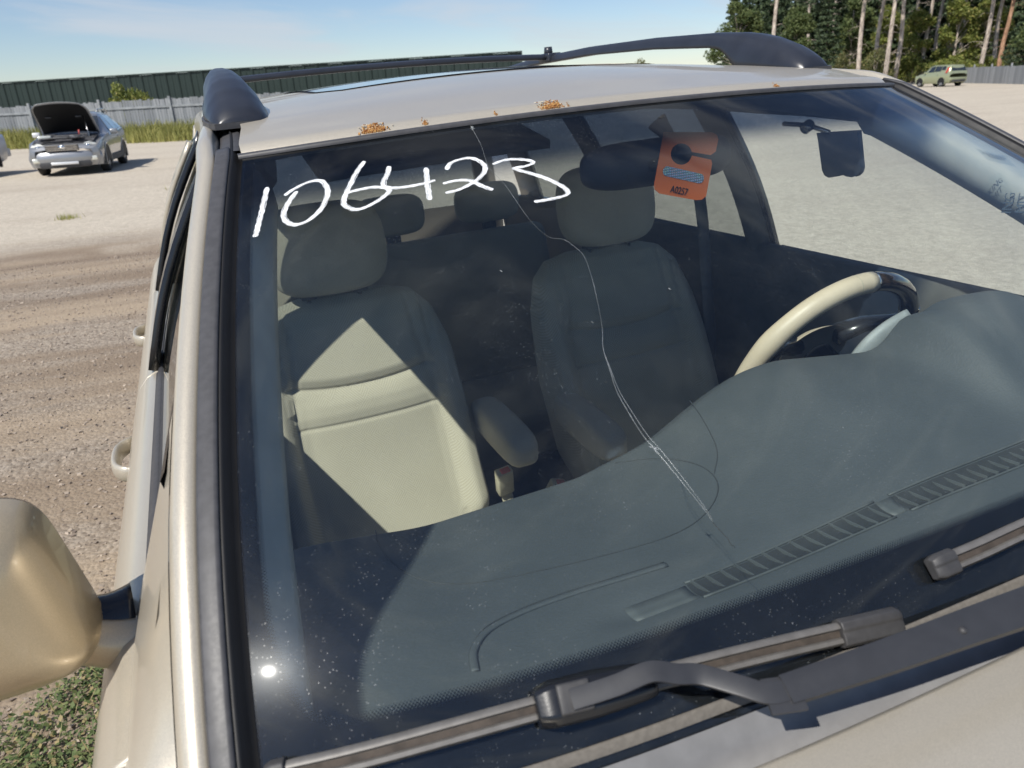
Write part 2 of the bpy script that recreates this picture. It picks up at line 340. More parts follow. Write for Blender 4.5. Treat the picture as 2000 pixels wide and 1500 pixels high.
c = t.mix(rut, c, (.185, .13, .085))
c = t.mix(t.ramp(nz, .40, .72, 0, .28), c, (.19, .14, .10))
t.p(Base_Color=c, Roughness=.95, Normal=t.bump(t.math('ADD', t.math('MULTIPLY', nz, 1.3), t.math('SUBTRACT', 1., fine.outputs['Distance'])), .5, .014)); M_ground = t.m
g = MB().grid(lambda x, y: (x, y, ground_h(x, y) if abs(x) < 12 and abs(y) < 30 else 0), xs, ys).build('ground', M_ground); tag(g, kind='structure')

# ------------------------------------------------------------------ the gold SUV
suv = empty('parked_suv', CAR); tag(suv, 'champagne gold SUV in the foreground with a cracked windshield and white marker digits', 'suv')
def roofz(y): return cr1([.60, .70, .80, .95, 1.15, 1.4, 1.8, 2.3, 2.7, 3.0], [1.622, 1.640, 1.6555, 1.674, 1.690, 1.701, 1.706, 1.692, 1.664, 1.63], y)
def roofx(y): return cr1([.70, .85, 1.0, 1.3, 1.7, 2.3, 3.0], [.598, .588, .578, .568, .561, .556, .545], y)
def roofp(u, y, dz=0.0): return Vector((u * roofx(y), y, roofz(y) - cr1([.6, .8, 1.2, 3], [.020, .025, .032, .036], y) * u * u + dz))
us = lin(-1, 1, 41)
rows = [0, .004, .01, .025, .05, .09] + lin(.14, 1, 26)
def roof_fn(u, s):
    y0 = S(u, 1).y + .017; y = y0 + (2.95 - y0) * s; p = roofp(u, y)
    e = S(u, 1) + Vector((0, .017, .006))
    k = smooth01(0, .05, s); p = Vector((e.x * (1 - k) + p.x * k, y, (e.z + .010 * min(1, s / .006)) * (1 - k) + p.z * k)); return p
roof = MB().grid(roof_fn, us, rows).build('roof', M_gold, suv)
lip = MB()
lip.grid(lambda u, k: roof_fn(u, 0) + Vector((0, [0, -.004, -.003, .006][k], [0, -.003, -.010, -.016][k])), us, [0, 1, 2, 3]); lip.build('roof_lip', M_gold, roof)
hm = MB(); hm.grid(lambda u, k: S(u, 1) + Vector((0, [.017, .014, .010, -.002, -.004, -.004][k], [-.004, .005, .0055, .0045, .003, -.001][k])), lin(-1.01, 1.01, 41), range(6)); hm.build('header_moulding', M_mould, suv)
# sunroof
def sun_fn(i, j):
    n = 4.0; a = i; b = j
    return None
def srp(u, s): 
    y = 1.16 + s * .62; hx = .40; k = 1 - max(0, abs(2 * s - 1) - .75) / .25 * .10
    return Vector((u * hx * k, y, roofz(y) - .033 * (u * hx * k / roofx(y)) ** 2 + .0022))
M_sunglass = NT('sunroof_glass').p(Base_Color=(.03, .035, .04), Roughness=.06, Coat_Weight=1.).m
sr = MB().grid(srp, lin(-1, 1, 21), lin(0, 1, 17)).build('sunroof_panel', M_sunglass, roof)
MB().grid(lambda u, s: srp(u * 1.022, s * 1.03 - .015) - Vector((0, 0, .0012)), lin(-1, 1, 21), lin(0, 1, 17)).build('sunroof_seal', M_black, roof)
# rust blisters along the front edge of the roof
def rust(u0, wd, n, size, seed):
    r = random.Random(seed); b = MB(); c = MB()
    for _ in range(n):
        u = u0 + r.gauss(0, wd * .42); s_ = abs(r.gauss(0, .0028)) * size; p = roof_fn(u, min(.02, s_)) + Vector((0, 0, .0006))
        h = r.uniform(.0008, .003) * size; a = r.uniform(0, 6.28); R = Matrix.Rotation(a, 3, 'Z') @ Matrix.Rotation(r.uniform(-.7, .7), 3, 'X')
        b.box(p + Vector((0, 0, h * .3)), (r.uniform(.0005, .0016) * size, r.uniform(.0003, .0008) * size, h * .7), R)
    for _ in range(n // 5):
        u = u0 + r.gauss(-wd * .1, wd * .55); p = roof_fn(u, r.uniform(.003, .0095) * size) + Vector((0, 0, .0009))
        R = Matrix.Rotation(r.uniform(-.5, .5), 3, 'Z'); c.box(p, (.0004, r.uniform(.0012, .0035) * size, .0006), R)
    o = b.build('rust_patch', M_rust, roof, False); tag(o, kind='stuff')
    gu = lin(-1, 1, 15); gv = lin(0, 1, 7); m_ = MB().grid(lambda a_, k_: roof_fn(u0 + a_ * wd * 1.5, .0002 + .0085 * size * k_) + Vector((0, -.0003, .0005)), gu, gv); mesh('rust_stain', m_.V, m_.F, M_stain, roof, uvs=[(a_, k_) for k_ in gv for a_ in gu])
    if n > 60: tag(c.build('paint_flakes', M_chip, roof, False), kind='stuff')
for u_, wd_, n_, s_, se in ((-.70, .028, 260, .9, 1), (-.578, .007, 40, .6, 2), (-.250, .027, 260, .9, 3), (-.40, .004, 16, .5, 4), (.47, .012, 30, .5, 5), (-.205, .004, 12, .4, 6)): rust(u_, wd_, n_, s_, se)
# pillars, ditch mouldings and cant rails (swept along the glass edge and on along the roof)
PAINT = [(.0365, -.004), (.0375, .006), (.040, .010), (.047, .0125), (.056, .0105), (.064, .003), (.070, -.009), (.074, -.026), (.077, -.046), (.079, -.085)]
MOULD = [(.0150, -.002), (.0150, .0090), (.0162, .0108), (.0190, .0115), (.0318, .0115), (.0345, .0104), (.0357, .004), (.0360, -.006)]
pillar_low = {}
for sg in (-1, 1):
    P = [S(sg, v_) for v_ in lin(-.10, .99, 22)]; n_ = [NG(sg, v_) for v_ in lin(-.10, .99, 22)]
    tail = spline([(sg * .6042, .7032, 1.5981), (sg * .594, .80, 1.617), (sg * .585, .92, 1.631), (sg * .577, 1.06, 1.643), (sg * .567, 1.35, 1.6575), (sg * .560, 1.75, 1.662), (sg * .555, 2.3, 1.645), (sg * .545, 2.95, 1.585)], 40)
    for k_, q_ in enumerate(tail[1:]):
        P.append(Vector(q_)); kk = smooth01(0, 10, k_ + 1); n_.append((NG(sg, .99) * (1 - kk) + Vector((sg * .30, 0, .95)) * kk).normalized())
    o_ = []
    for i in range(len(P)):
        tt = (P[min(i + 1, len(P) - 1)] - P[max(i - 1, 0)]).normalized(); n_[i] = (n_[i] - tt * n_[i].dot(tt)).normalized(); o_.append(tt.cross(n_[i]) * 1.0)
        if o_[-1].x * sg < 0: o_[-1] = -o_[-1]
    V = []; npf = len(PAINT)
    for i in range(len(P)):
        ho = -.005 + .016 * smooth01(19, 27, i) - .006 * smooth01(30, 40, i)
        V += [P[i] + o_[i] * a_ + n_[i] * (h_ + (ho if j > 0 else 0)) for j, (a_, h_) in enumerate(PAINT)]
    pil = mesh('pillar', V, [(i * npf + j, i * npf + j + 1, (i + 1) * npf + j + 1, (i + 1) * npf + j) for i in range(len(P) - 1) for j in range(npf - 1)], M_gold, suv)
    a = 24
    ft = [i for i in range(len(P)) if -.2 < P[i].y < .33]
    MB().grid(lambda i, k: (P[int(i)] + o_[int(i)] * .070 + n_[int(i)] * -.012).lerp(Vector((sg * .836, (P[int(i)] + o_[int(i)] * .07).y, 1.161)), k), ft, lin(0, 1, 6)).build('pillar_foot', M_gold, pil)
    MB().sweep(P[:a], o_[:a], n_[:a], MOULD, cap=True).build('pillar_moulding', M_mould, pil)
    DM = [(-.002, -.012), (.000, -.002), (.004, .002), (.014, .004), (.028, .004), (.0345, .001), (.0365, -.012)]
    MB().sweep(P[a - 1:], o_[a - 1:], n_[a - 1:], DM).build('ditch_moulding', M_mould, pil)
    MB().sweep(P, o_, n_, [(-.012, -.009), (.0035, -.010), (.0080, -.004), (.0120, .0035), (.0149, .0080), (.0149, -.012), (.0375, -.012)]).build('pillar_gap', M_black, pil)
    TRIM = [(.010, -.011), (-.010, -.012), (-.026, -.016), (-.040, -.028), (-.046, -.048), (-.036, -.076), (.0, -.095), (.045, -.095)]
    if sg < 0: TRIM = [(.010, -.011), (-.002, -.012), (-.008, -.020), (-.014, -.036), (-.020, -.060), (-.018, -.085), (.045, -.090)]
    MB().sweep(P[:23], o_[:23], n_[:23], TRIM).build('pillar_trim', M_trim, pil)
    MB().sweep(P[22:], o_[22:], n_[22:], [(-.02, -.03), (-.03, -.05), (0, -.075), (.05, -.075), (.09, -.055)]).build('rail_trim', M_head, pil)
    pillar_low[sg] = [(p.y, p.z, abs(p.x)) for p in (P[i] + o_[i] * .078 + n_[i] * -.046 for i in range(len(P)))]
LY = [q[0] for q in pillar_low[-1]]; LZ = [q[1] for q in pillar_low[-1]]
# windshield
nu, nv = 57, 41
V = []; UV = []
for lay in (0, -.0045):
    for j in range(nv):
        for i in range(nu):
            u = -1 + 2 * i / (nu - 1); v_ = j / (nv - 1); V.append(SG(u, v_, lay)); UV.append((u * .5 + .5, v_))
F = []; mi = []
for k in (0, 1):
    for j in range(nv - 1):
        for i in range(nu - 1):
            q = [k * nu * nv + b for b in (j * nu + i, j * nu + i + 1, (j + 1) * nu + i + 1, (j + 1) * nu + i)]
            F.append(q if k == 0 else q[::-1]); mi.append(k)
ws = mesh('windshield', V, F, None, suv, uvs=UV, mats=[M_wsout, M_wsin], midx=mi)
# frit border with dotted inner edge
inner = [(-.978, 1.0), (-.978, .97), (-.975, .90), (-.975, .71), (-.975, .45), (-.976, .31), (-.976, .20), (-.970, .150), (-.955, .110), (-.935, .090), (-.90, .0865)] + [(x, .0875 + .004 * (1 - x * x)) for x in lin(-.85, .85, 24)] + [(.90, .0865), (.935, .090), (.955, .110), (.970, .150), (.976, .20), (.976, .31), (.975, .45), (.975, .71), (.975, .90), (.978, .97), (.978, 1.0)]
inner = [tuple(q) for q in spline([(a, b, 0) for a, b in [i[:2] for i in inner]], 320)]
def outer_of(u, v_):
    if abs(u) > .945 and v_ > .22: return (math.copysign(1.004, u), v_)
    if abs(u) > .86:
        du, dv = abs(u) - .86, v_ - .22; f = min(.144 / du if du > 1e-6 else 99, -.235 / dv if dv < -1e-6 else 99); return (math.copysign(.86 + du * f, u), .22 + dv * f)
    a = smooth01(.86, .97, abs(u)); return (math.copysign(min(1.004, abs(u) + a * .05), u), max(-.02, v_ - .11) if a < .5 else -.02 + (v_ - .09) * .5)
V = []; UV = []; F = []; s_ = 0; pv = None
for k, q in enumerate(inner):
    ou, ov = outer_of(q[0], q[1]); a = SG(q[0], q[1], -.0052)
    if pv is not None: s_ += (a - pv).length
    pv = a; tot = None
    for f in (0, .05, .12, .25, .5, .75, 1):
        p_ = SG(q[0] + (ou - q[0]) * f, q[1] + (ov - q[1]) * f, -.0052)
        if tot is None: tot = 0; lp = p_
        tot += (p_ - lp).length; lp = p_; V.append(p_); UV.append((s_, tot))
    if k: 
        b = (k - 1) * 7
        for f in range(6): F.append((b + f, b + f + 1, b + f + 8, b + f + 7))
mesh('frit_border', V, F, M_frit, ws, uvs=UV)
# marker digits brushed on the glass
def stroke(name, lines, wd, parent, mat, h=.0008, taper=True, ang=None):
    V = []; F = []; UV = []
    for pts in lines:
        P = spline([(a, b, 0) for a, b in pts], 14 * len(pts)); Q = [SG(p[0], p[1], h) for p in P]; L_ = 0; n = len(Q)
        for i in range(n):
            tt = (Q[min(i + 1, n - 1)] - Q[max(i - 1, 0)]).normalized(); nn = NG(P[i][0], P[i][1]); sd = nn.cross(tt)
            if ang is not None:      # chisel tip: stroke width depends on direction
                k = .62 + .38 * abs(sd.dot(ang))
            else: k = 1
            e = min(1, (i + .6) / 3.0, (n - i - .4) / 3.0); k *= (.55 + .45 * e) if taper else 1
            k *= 1 + .08 * math.sin(i * .7 + len(pts)) 
            if i: L_ += (Q[i] - Q[i - 1]).length
            b = len(V)
            for c in range(5):
                f = c / 4; V.append(Q[i] + sd * ((f - .5) * wd * k) + nn * (.0003 * (1 - (2 * f - 1) ** 2) + .00015 * len(F) / 1000)); UV.append((L_ * 10, f))
            if i:
                for c in range(4): F.append((b - 5 + c, b - 4 + c, b + 1 + c, b + c))
    return mesh(name, V, F, mat, parent, uvs=UV)
D = {
 1: [[(-0.9463, 0.8933), (-0.9521, 0.8537), (-0.9578, 0.8202), (-0.9634, 0.7882), (-0.9679, 0.7648)]], 0: [[(-0.9125, 0.8623), (-0.8929, 0.877), (-0.8615, 0.891), (-0.8381, 0.8872), (-0.8281, 0.8625), (-0.8326, 0.8375), (-0.8481, 0.8075), (-0.8738, 0.785), (-0.8975, 0.781), (-0.9128, 0.7947), (-0.9149, 0.8179), (-0.9043, 0.8434), (-0.8883, 0.8686)]], 6: [[(-0.7435, 0.9273), (-0.76, 0.9052), (-0.7743, 0.8804), (-0.7912, 0.8469), (-0.8002, 0.8246), (-0.8, 0.8106), (-0.7862, 0.7965), (-0.7688, 0.7953), (-0.7455, 0.8039), (-0.7229, 0.8172), (-0.7101, 0.8301), (-0.7163, 0.8403), (-0.7379, 0.8467), (-0.7689, 0.8463), (-0.7979, 0.8426)]],
 4: [[(-0.6957, 0.9003), (-0.7031, 0.8798), (-0.7147, 0.8594), (-0.7157, 0.8431), (-0.6934, 0.8352), (-0.6622, 0.8341), (-0.6352, 0.8355), (-0.6126, 0.8396)], [(-0.6214, 0.8789), (-0.6277, 0.8475), (-0.6334, 0.8188), (-0.6376, 0.7881)]], 2: [[(-0.5813, 0.8637), (-0.5667, 0.8813), (-0.5413, 0.8889), (-0.5187, 0.8874), (-0.5016, 0.8705), (-0.5, 0.8508), (-0.5165, 0.8307), (-0.5447, 0.814), (-0.5754, 0.803), (-0.6028, 0.8003)], [(-0.6003, 0.8263), (-0.5779, 0.8288), (-0.5566, 0.8272), (-0.5402, 0.8206), (-0.5264, 0.804), (-0.5074, 0.788)]], 3: [[(-0.4804, 0.8595), (-0.4508, 0.8663), (-0.4223, 0.8637), (-0.3971, 0.8535), (-0.3953, 0.8449), (-0.4156, 0.8393), (-0.4396, 0.8379), (-0.4183, 0.8207), (-0.3928, 0.8013), (-0.3742, 0.7805), (-0.362, 0.7598), (-0.3658, 0.7459), (-0.3887, 0.7406), (-0.4169, 0.7395), (-0.4405, 0.7403)]]}
for ch in '106423': 
    o = stroke('painted_digit', D[int(ch)], .0080, ws, M_marker, ang=Vector((.97, .2, .1)).normalized()); o['label'] = 'white marker digit %s brushed on the glass' % ch
CRK = [(-0.4799, 0.9861), (-0.4808, 0.9637), (-0.4819, 0.9223), (-0.4884, 0.8809), (-0.4904, 0.8487), (-0.4785, 0.7996), (-0.4744, 0.7619), (-0.4678, 0.6983), (-0.452, 0.6535), (-0.4277, 0.6405), (-0.4176, 0.6258), (-0.409, 0.5972), (-0.4172, 0.5529), (-0.4289, 0.5121), (-0.4482, 0.4559), (-0.464, 0.4218), (-0.4714, 0.3875), (-0.4781, 0.3507), (-0.4774, 0.314), (-0.4744, 0.2829), (-0.4684, 0.2628), (-0.4594, 0.2341), (-0.4503, 0.2045), (-0.4424, 0.1802), (-0.4392, 0.1649)]
cb = MB(); r = random.Random(3)
P = spline([(a, b, 0) for a, b in CRK], 260); Q = [SG(p[0] + r.gauss(0, .00008), p[1] + r.gauss(0, .00008), .0003) for p in P]
rad = [.00016 + .00006 * smooth01(.4, 1., i / 260) + .00006 * max(0, r.gauss(0, 1)) for i in range(260)]
cb.tube(Q, rad, 6)
Q2 = [SG(p[0] + .0065 * math.sin(min(1, max(0, (i - 165) / 95)) * math.pi), p[1], .0003) for i, p in enumerate(P)][165:]
cb.tube(Q2, .00018, 6)
tail = [SG(a, b, .0002) for a, b in ((-.4392, .1649), (-.4355, .1555), (-.43, .1442), (-.4299, .1387), (-.426, .134))]
cr_o = cb.build('crack', M_crack, ws); tag(cr_o, 'long crack running down the glass from the roof edge')
MB().tube(tail, .00024, 6).build('crack_end', M_black, ws)
ch = MB()
for k in range(5):
    a = r.uniform(0, 6.28); ch.tube([SG(-.4684, .2628, .0004), SG(-.4684 + .007 * math.cos(a), .2628 + .008 * math.sin(a), .0004)], [.0008, .0002], 5)
for k in range(7):
    a = r.uniform(0, 6.28); ch.tube([SG(-.4797, .985, .0004), SG(-.4797 + .006 * math.cos(a), .985 + .009 * math.sin(a), .0004)], [.0009, .0002], 5)
for (a, b) in ((-.565, .60), (-.30, .50), (-.46, .47)): ch.tube([SG(a, b, .0003), SG(a + .003, b - .004, .0003)], [.0007, .0003], 5)
tag(ch.build('stone_chips', M_crack, ws), kind='stuff')
# permit sticker on the glass and lettering on the trim
def gtext(txt, u, v_, size, ang, parent, mat, name, h, surf=SG):
    cu = bpy.data.curves.new(name, 'FONT'); cu.body = txt; cu.size = size; cu.align_x = 'CENTER'; cu.align_y = 'CENTER'; cu.extrude = .0001; cu.space_line = .95
    tmp = bpy.data.objects.new('tmp', cu); col.objects.link(tmp); me = bpy.data.meshes.new_from_object(tmp.evaluated_get(bpy.context.evaluated_depsgraph_get())); bpy.data.objects.remove(tmp)
    me.materials.clear(); me.materials.append(mat); o = bpy.data.objects.new(name, me); col.objects.link(o); o.parent = parent
    n = NG(u, v_); e1 = (S(u + .01, v_) - S(u, v_)).normalized(); e2 = n.cross(e1); c, s = math.cos(ang), math.sin(ang); X = e1 * c + e2 * s; Y = n.cross(X); p = SG(u, v_, h)
    o.matrix_local = Matrix(((X.x, Y.x, n.x, p.x), (X.y, Y.y, n.y, p.y), (X.z, Y.z, n.z, p.z), (0, 0, 0, 1))); return o
M_film = glassmat('clear_sticker_film', (.93, .96, .95), F0=.05)
def film(u, v_, w_, h_, ang, name):
    n = NG(u, v_); e1 = (S(u + .01, v_) - S(u, v_)).normalized(); e2 = n.cross(e1); c, s = math.cos(ang), math.sin(ang); X = e1 * c + e2 * s; Y = n.cross(X); p = SG(u, v_, -.0055)
    return mesh(name, [p + X * (a * w_) + Y * (b * h_) for a, b in ((-.5, -.5), (.5, -.5), (.5, .5), (-.5, .5))], [(0, 1, 2, 3)], M_film, ws)
film(.852, .676, .056, .042, -.572, 'sticker'); gtext('PARKING\nPERMIT', .852, .678, .0105, -.572, ws, M_stick, 'permit_lettering', -.0050)
def trimtext(txt, P, X, n, size, name):
    o = gtext(txt, .8, .6, size, 0, ws, M_stick, name, 0); X = Vector(X).normalized(); n = Vector(n).normalized(); X = (X - n * X.dot(n)).normalized(); Y = n.cross(X); o.matrix_local = Matrix(((X.x, Y.x, n.x, P[0]), (X.y, Y.y, n.y, P[1]), (X.z, Y.z, n.z, P[2]), (0, 0, 0, 1))); return o
trimtext('ING\nMIT', (.6030, .4250, 1.4020), (.342, .152, .927), (-.851, -.368, .375), .021, 'permit_lettering')  # reflection of the permit sticker, drawn as ink letters on the trim

# cowl, hood, seal
def glow(u): return S(u, -.012)
def hoodedge(u):
    p = S(u, .012); return Vector((u * .742, p.y - .046 + .012 * abs(u) ** 3, p.z - .030 - .014 * u * u))
seal = MB(); seal.grid(lambda u, k: S(u, .016) + Vector((0, [.001, -.001, -.003, -.006][k], [.001, .0030, .002, -.006][k])), lin(-.99, .99, 61), range(4)); seal.build('glass_seal', M_dustseal, suv)
cw = MB(); cw.grid(lambda u, k: (S(u, .012) + Vector((0, -.010, -.006))).lerp(hoodedge(u) + Vector((0, .004, -.006)), k) + Vector((0, 0, -.012 * math.sin(k * math.pi))), lin(-1, 1, 61), lin(0, 1, 9)); cw.build('cowl_panel', M_cowl, suv)
def hood_fn(u, s):
    e = hoodedge(u); y = e.y - s * 1.36; hw = .742 - .05 * s * s
    return Vector((u * hw, y, e.z + .006 * math.sin(min(1, s / .04) * math.pi / 2) - .020 * s - .15 * s ** 2.4 - .05 * max(0, s - .8) + .012 * math.sin(math.pi * min(1, s)) * (1 - u * u)))
hood = solid(MB().grid(hood_fn, lin(-1, 1, 41), [0, .003, .01, .03] + lin(.08, 1, 20)).build('hood', M_gold, suv), .012, -1)
# body sides
PROF = [(.815, 1.166), (.828, 1.168), (.846, 1.160), (.866, 1.138), (.884, 1.100), (.898, 1.045), (.908, .97), (.913, .86), (.910, .74), (.898, .58), (.885, .44), (.862, .34), (.80, .28)]
def side(y, k):
    x, z = PROF[k]
    f = smooth01(.1, -1.5, y); rz = smooth01(2.3, 3.15, y)
    if z > .5: z -= f * .17 * (z - .5) / .66
    x -= .10 * f ** 3 + .13 * smooth01(2.6, 3.2, y) ** 2
    return x, z
def sidepanel(sg, y0, y1, name, n=24, ks=range(13), inset=0.):
    b = MB(); b.grid(lambda y, k: (sg * (side(y, k)[0] - (.010 if (y <= y0 or y >= y1) else 0)), min(max(y, y0), y1), side(y, k)[1]), [y0 - 1e-6, y0 + .0015, y0 + .006] + lin(y0 + .02, y1 - .02, n) + [y1 - .006, y1 - .0015, y1 + 1e-6], list(ks))
    return b.build(name, M_gold, suv)
for sg in (-1, 1):
    fd = sidepanel(sg, .135, 1.212, 'front_door'); rd = sidepanel(sg, 1.218, 2.12, 'rear_door'); qp = sidepanel(sg, 2.126, 3.16, 'quarter_panel', 14)
    fe = sidepanel(sg, -1.42, .129, 'fender', 26)
    MB().grid(lambda y, k: ((side(y, 0)[0] + .004) * sg if k == 0 else sg * min(side(y, 0)[0], .742 - .05 * max(0, -y / 1.4) ** 2 + .003), y, side(y, 0)[1] - (0 if k == 0 else .004 + .014 * smooth01(.2, -.1, y))), lin(-1.40, .125, 30), [0, 1]).build('fender_top', M_gold, fe)
    # belt moulding
    for d, y0, y1 in ((fd, .34, 1.205), (rd, 1.225, 2.10)):
        MB().sweep([Vector((sg * .817, y, 1.168)) for y in lin(y0, y1, 12)], [Vector((sg, 0, 0))] * 12, [Vector((0, 0, 1))] * 12, [(-.012, -.004), (-.011, .010), (-.004, .013), (.003, .010), (.006, .003), (.010, 0)], cap=True).build('belt_moulding', M_rubber, d)
    # handles
    for d, yc in ((fd, 1.083), (rd, 2.035)):
        hp = [Vector((sg * (.893 + .034 * (1 - abs(k) ** 4)), yc + k * .082, 1.045)) for k in lin(-1, 1, 13)]
        MB().tube(hp, [.016 + .005 * (1 - abs(k)) for k in lin(-1, 1, 13)], 12, up=(0, 0, 1), flat=.38).build('handle', M_gold, d)
    # window glass and frames
    def wx(z): return .817 - (z - 1.17) * .50 + .02 * math.sin(max(0, min(1, (z - 1.17) / .4)) * math.pi)
    def wtop(y): return cr1(LY, LZ, y) + .016
    def pane(y0, y1, name, mat, par, slant0=0., slant1=0., zb=1.168):
        b = MB(); ysn = 28
        b.grid(lambda i, f: (lambda y: (sg * wx(zb + (max(wtop(y), zb + .003) - zb) * f), y + (slant0 * (1 - i) + slant1 * i) * f, zb + (max(wtop(y), zb + .003) - zb) * f))(y0 + (y1 - y0) * i), lin(0, 1, ysn), lin(0, 1, 10)); return b.build(name, mat, par)
    pane(.36, 1.228, 'door_window', M_side, fd); pane(1.318, 2.05, 'door_window', M_priv, rd, 0, -.02); pane(2.11, 2.80, 'quarter_window', M_priv, qp, -.02, -.10)
    def strip(y0, y1, name, mat, par, s0=0., off=.004):
        b = MB(); b.grid(lambda i, f: (lambda y, z: (sg * (wx(z) + off), y + s0 * f, z))(y0 + (y1 - y0) * i, 1.166 + (wtop(y0) - 1.166 + .006) * f), [0, .02, .5, .98, 1], lin(0, 1, 10)); return solid(b.build(name, mat, par), .02)
    strip(1.222, 1.318, 'door_pillar', M_gloss, fd); strip(2.04, 2.12, 'door_pillar', M_gloss, rd, -.02); strip(2.78, 3.0, 'rear_pillar', M_gold, qp, -.10, .003)
    sail = MB(); sail.grid(lambda i, f: (lambda y: (sg * (wx(1.166 + (wtop(y) - 1.166) * f) + .003), y, 1.166 + (max(wtop(y), 1.17) - 1.166) * f))(.19 + .20 * i), lin(0, 1, 9), lin(0, 1, 6)); sail.build('mirror_sail', M_goldm, fd)
    # top frame of the door window
    fr = MB(); yy_ = lin(.30, 2.75, 60)
    fr.sweep([Vector((sg * (wx(wtop(y)) + .004), y, wtop(y))) for y in yy_], [Vector((sg, 0, -.2))] * 60, [Vector((0, 0, 1))] * 60, [(-.008, -.022), (.003, -.020), (.008, -.008), (.010, .004), (.004, .012)]).build('window_frame', M_gloss, fd)
    # inner door panels, b-pillars
    ip = MB(); ip.grid(lambda y, k: (sg * [.812, .785, .772, .772, .752, .760, .775][k], y, [1.168, 1.188, 1.178, 1.06, .96, .70, .38][k]), lin(-.02, 2.25, 20), range(7)); ip.build('door_trim', M_doorin, fd)
    bp = MB(); bp.grid(lambda i, f: (lambda z: (sg * (wx(z) - .018 - .035 * math.sin(i * math.pi)), 1.232 + i * .10, z))(.62 + (1.56 - .62) * f if f * .94 + .62 > 1.17 else .62 + .94 * f), lin(0, 1, 7), lin(.35, 1, 14)); bp.build('pillar_cover', M_pillarin, suv)
    rp_ = MB(); rp_.grid(lambda i, f: (lambda z: (sg * (wx(z) - .018 - .03 * math.sin(i * math.pi)), 2.03 + i * .11, z))(.62 + .92 * f), lin(0, 1, 7), lin(.4, 1, 10)); rp_.build('pillar_cover', M_pillarin, suv)
    gb = MB(); gb.tube([(sg * .60, 1.33, 1.47), (sg * .635, 1.33, 1.25), (sg * .66, 1.32, .9), (sg * .66, 1.32, .55)], .022, 6, flat=.08, up=(1, 0, 0)); gb.build('seat_belt', M_pillarin, suv)
    # wheels
    for yw in (-.52, 2.19):
        wh = empty('wheel', None, suv); wh.location = (sg * .79, yw, .345)
        b = MB(); prof = [(.215, -.10), (.30, -.112), (.338, -.095), (.345, -.05), (.345, .05), (.338, .095), (.30, .112), (.215, .10)]
        b.grid(lambda a, k: (prof[k][1], prof[k][0] * math.cos(a), prof[k][0] * math.sin(a)), lin(0, 2 * math.pi, 41)[:-1], range(8), closed=True); b.build('tyre', M_tyre, wh)
        b = MB(); b.grid(lambda a, k: ((.09 - [.0, .03, .035][k]) * sg, [.218, .20, .03][k] * math.cos(a), [.218, .20, .03][k] * math.sin(a)), lin(0, 2 * math.pi, 31)[:-1], range(3), closed=True)
        for k in range(5): b.tube([(sg * .07, .03 * math.cos(k * 1.2566), .03 * math.sin(k * 1.2566)), (sg * .085, .2 * math.cos(k * 1.2566), .2 * math.sin(k * 1.2566))], .028, 6)
        b.build('rim', M_alloy, wh)
# front bumper, tailgate, floor
fb = MB(); fb.grid(lambda u, k: (u * [.70, .80, .83, .82, .76][k], -1.40 - [.0, .08, .13, .11, .04][k] * (1 - .45 * u * u) + .10 * abs(u) ** 5, [.985, .84, .62, .42, .28][k]), lin(-1, 1, 25), range(5)); fb.build('front_bumper', M_gold, suv)
for sg in (-1, 1): bev(MB().box((sg * .62, -1.42, .80), (.12, .06, .08)).build('headlight', M_chrome, suv), .02)
bev(MB().box((0, -1.475, .82), (.40, .03, .07)).build('grille', M_gloss, suv), .02)
tg = MB(); tg.grid(lambda u, k: (u * [.78, .79, .78, .76][k], 3.16 + .04 * (1 - u * u) + [.0, .06, .05, -.01][k], [.30, .60, .95, 1.13][k]), lin(-1, 1, 21), range(4)); tgo = tg.build('tailgate', M_gold, suv)
for sg in (-1, 1): solid(MB().grid(lambda f, i: (sg * (.63 - .12 * f + .10 * i), 3.15 - .22 * f, 1.13 + .47 * f), lin(0, 1, 6), [0, 1]).build('tailgate_post', M_gold, tgo), .04)
MB().grid(lambda u, f: (u * (.66 - .10 * f), 3.15 - .22 * f + .02 * (1 - u * u), 1.13 + .46 * f), lin(-1, 1, 11), lin(0, 1, 5)).build('rear_window', M_priv, tgo)
MB().box((0, .9, .30), (.84, 2.1, .02)).build('floor_pan', M_floor, suv, False)
MB().box((0, -.10, .72), (.78, .012, .40)).build('firewall', M_floor, suv, False)
MB().grid(lambda u, s: roofp(u * 1.02, .80 + 2.1 * s, -.050), lin(-1, 1, 21), lin(0, 1, 21)).build('headliner', M_head, suv)

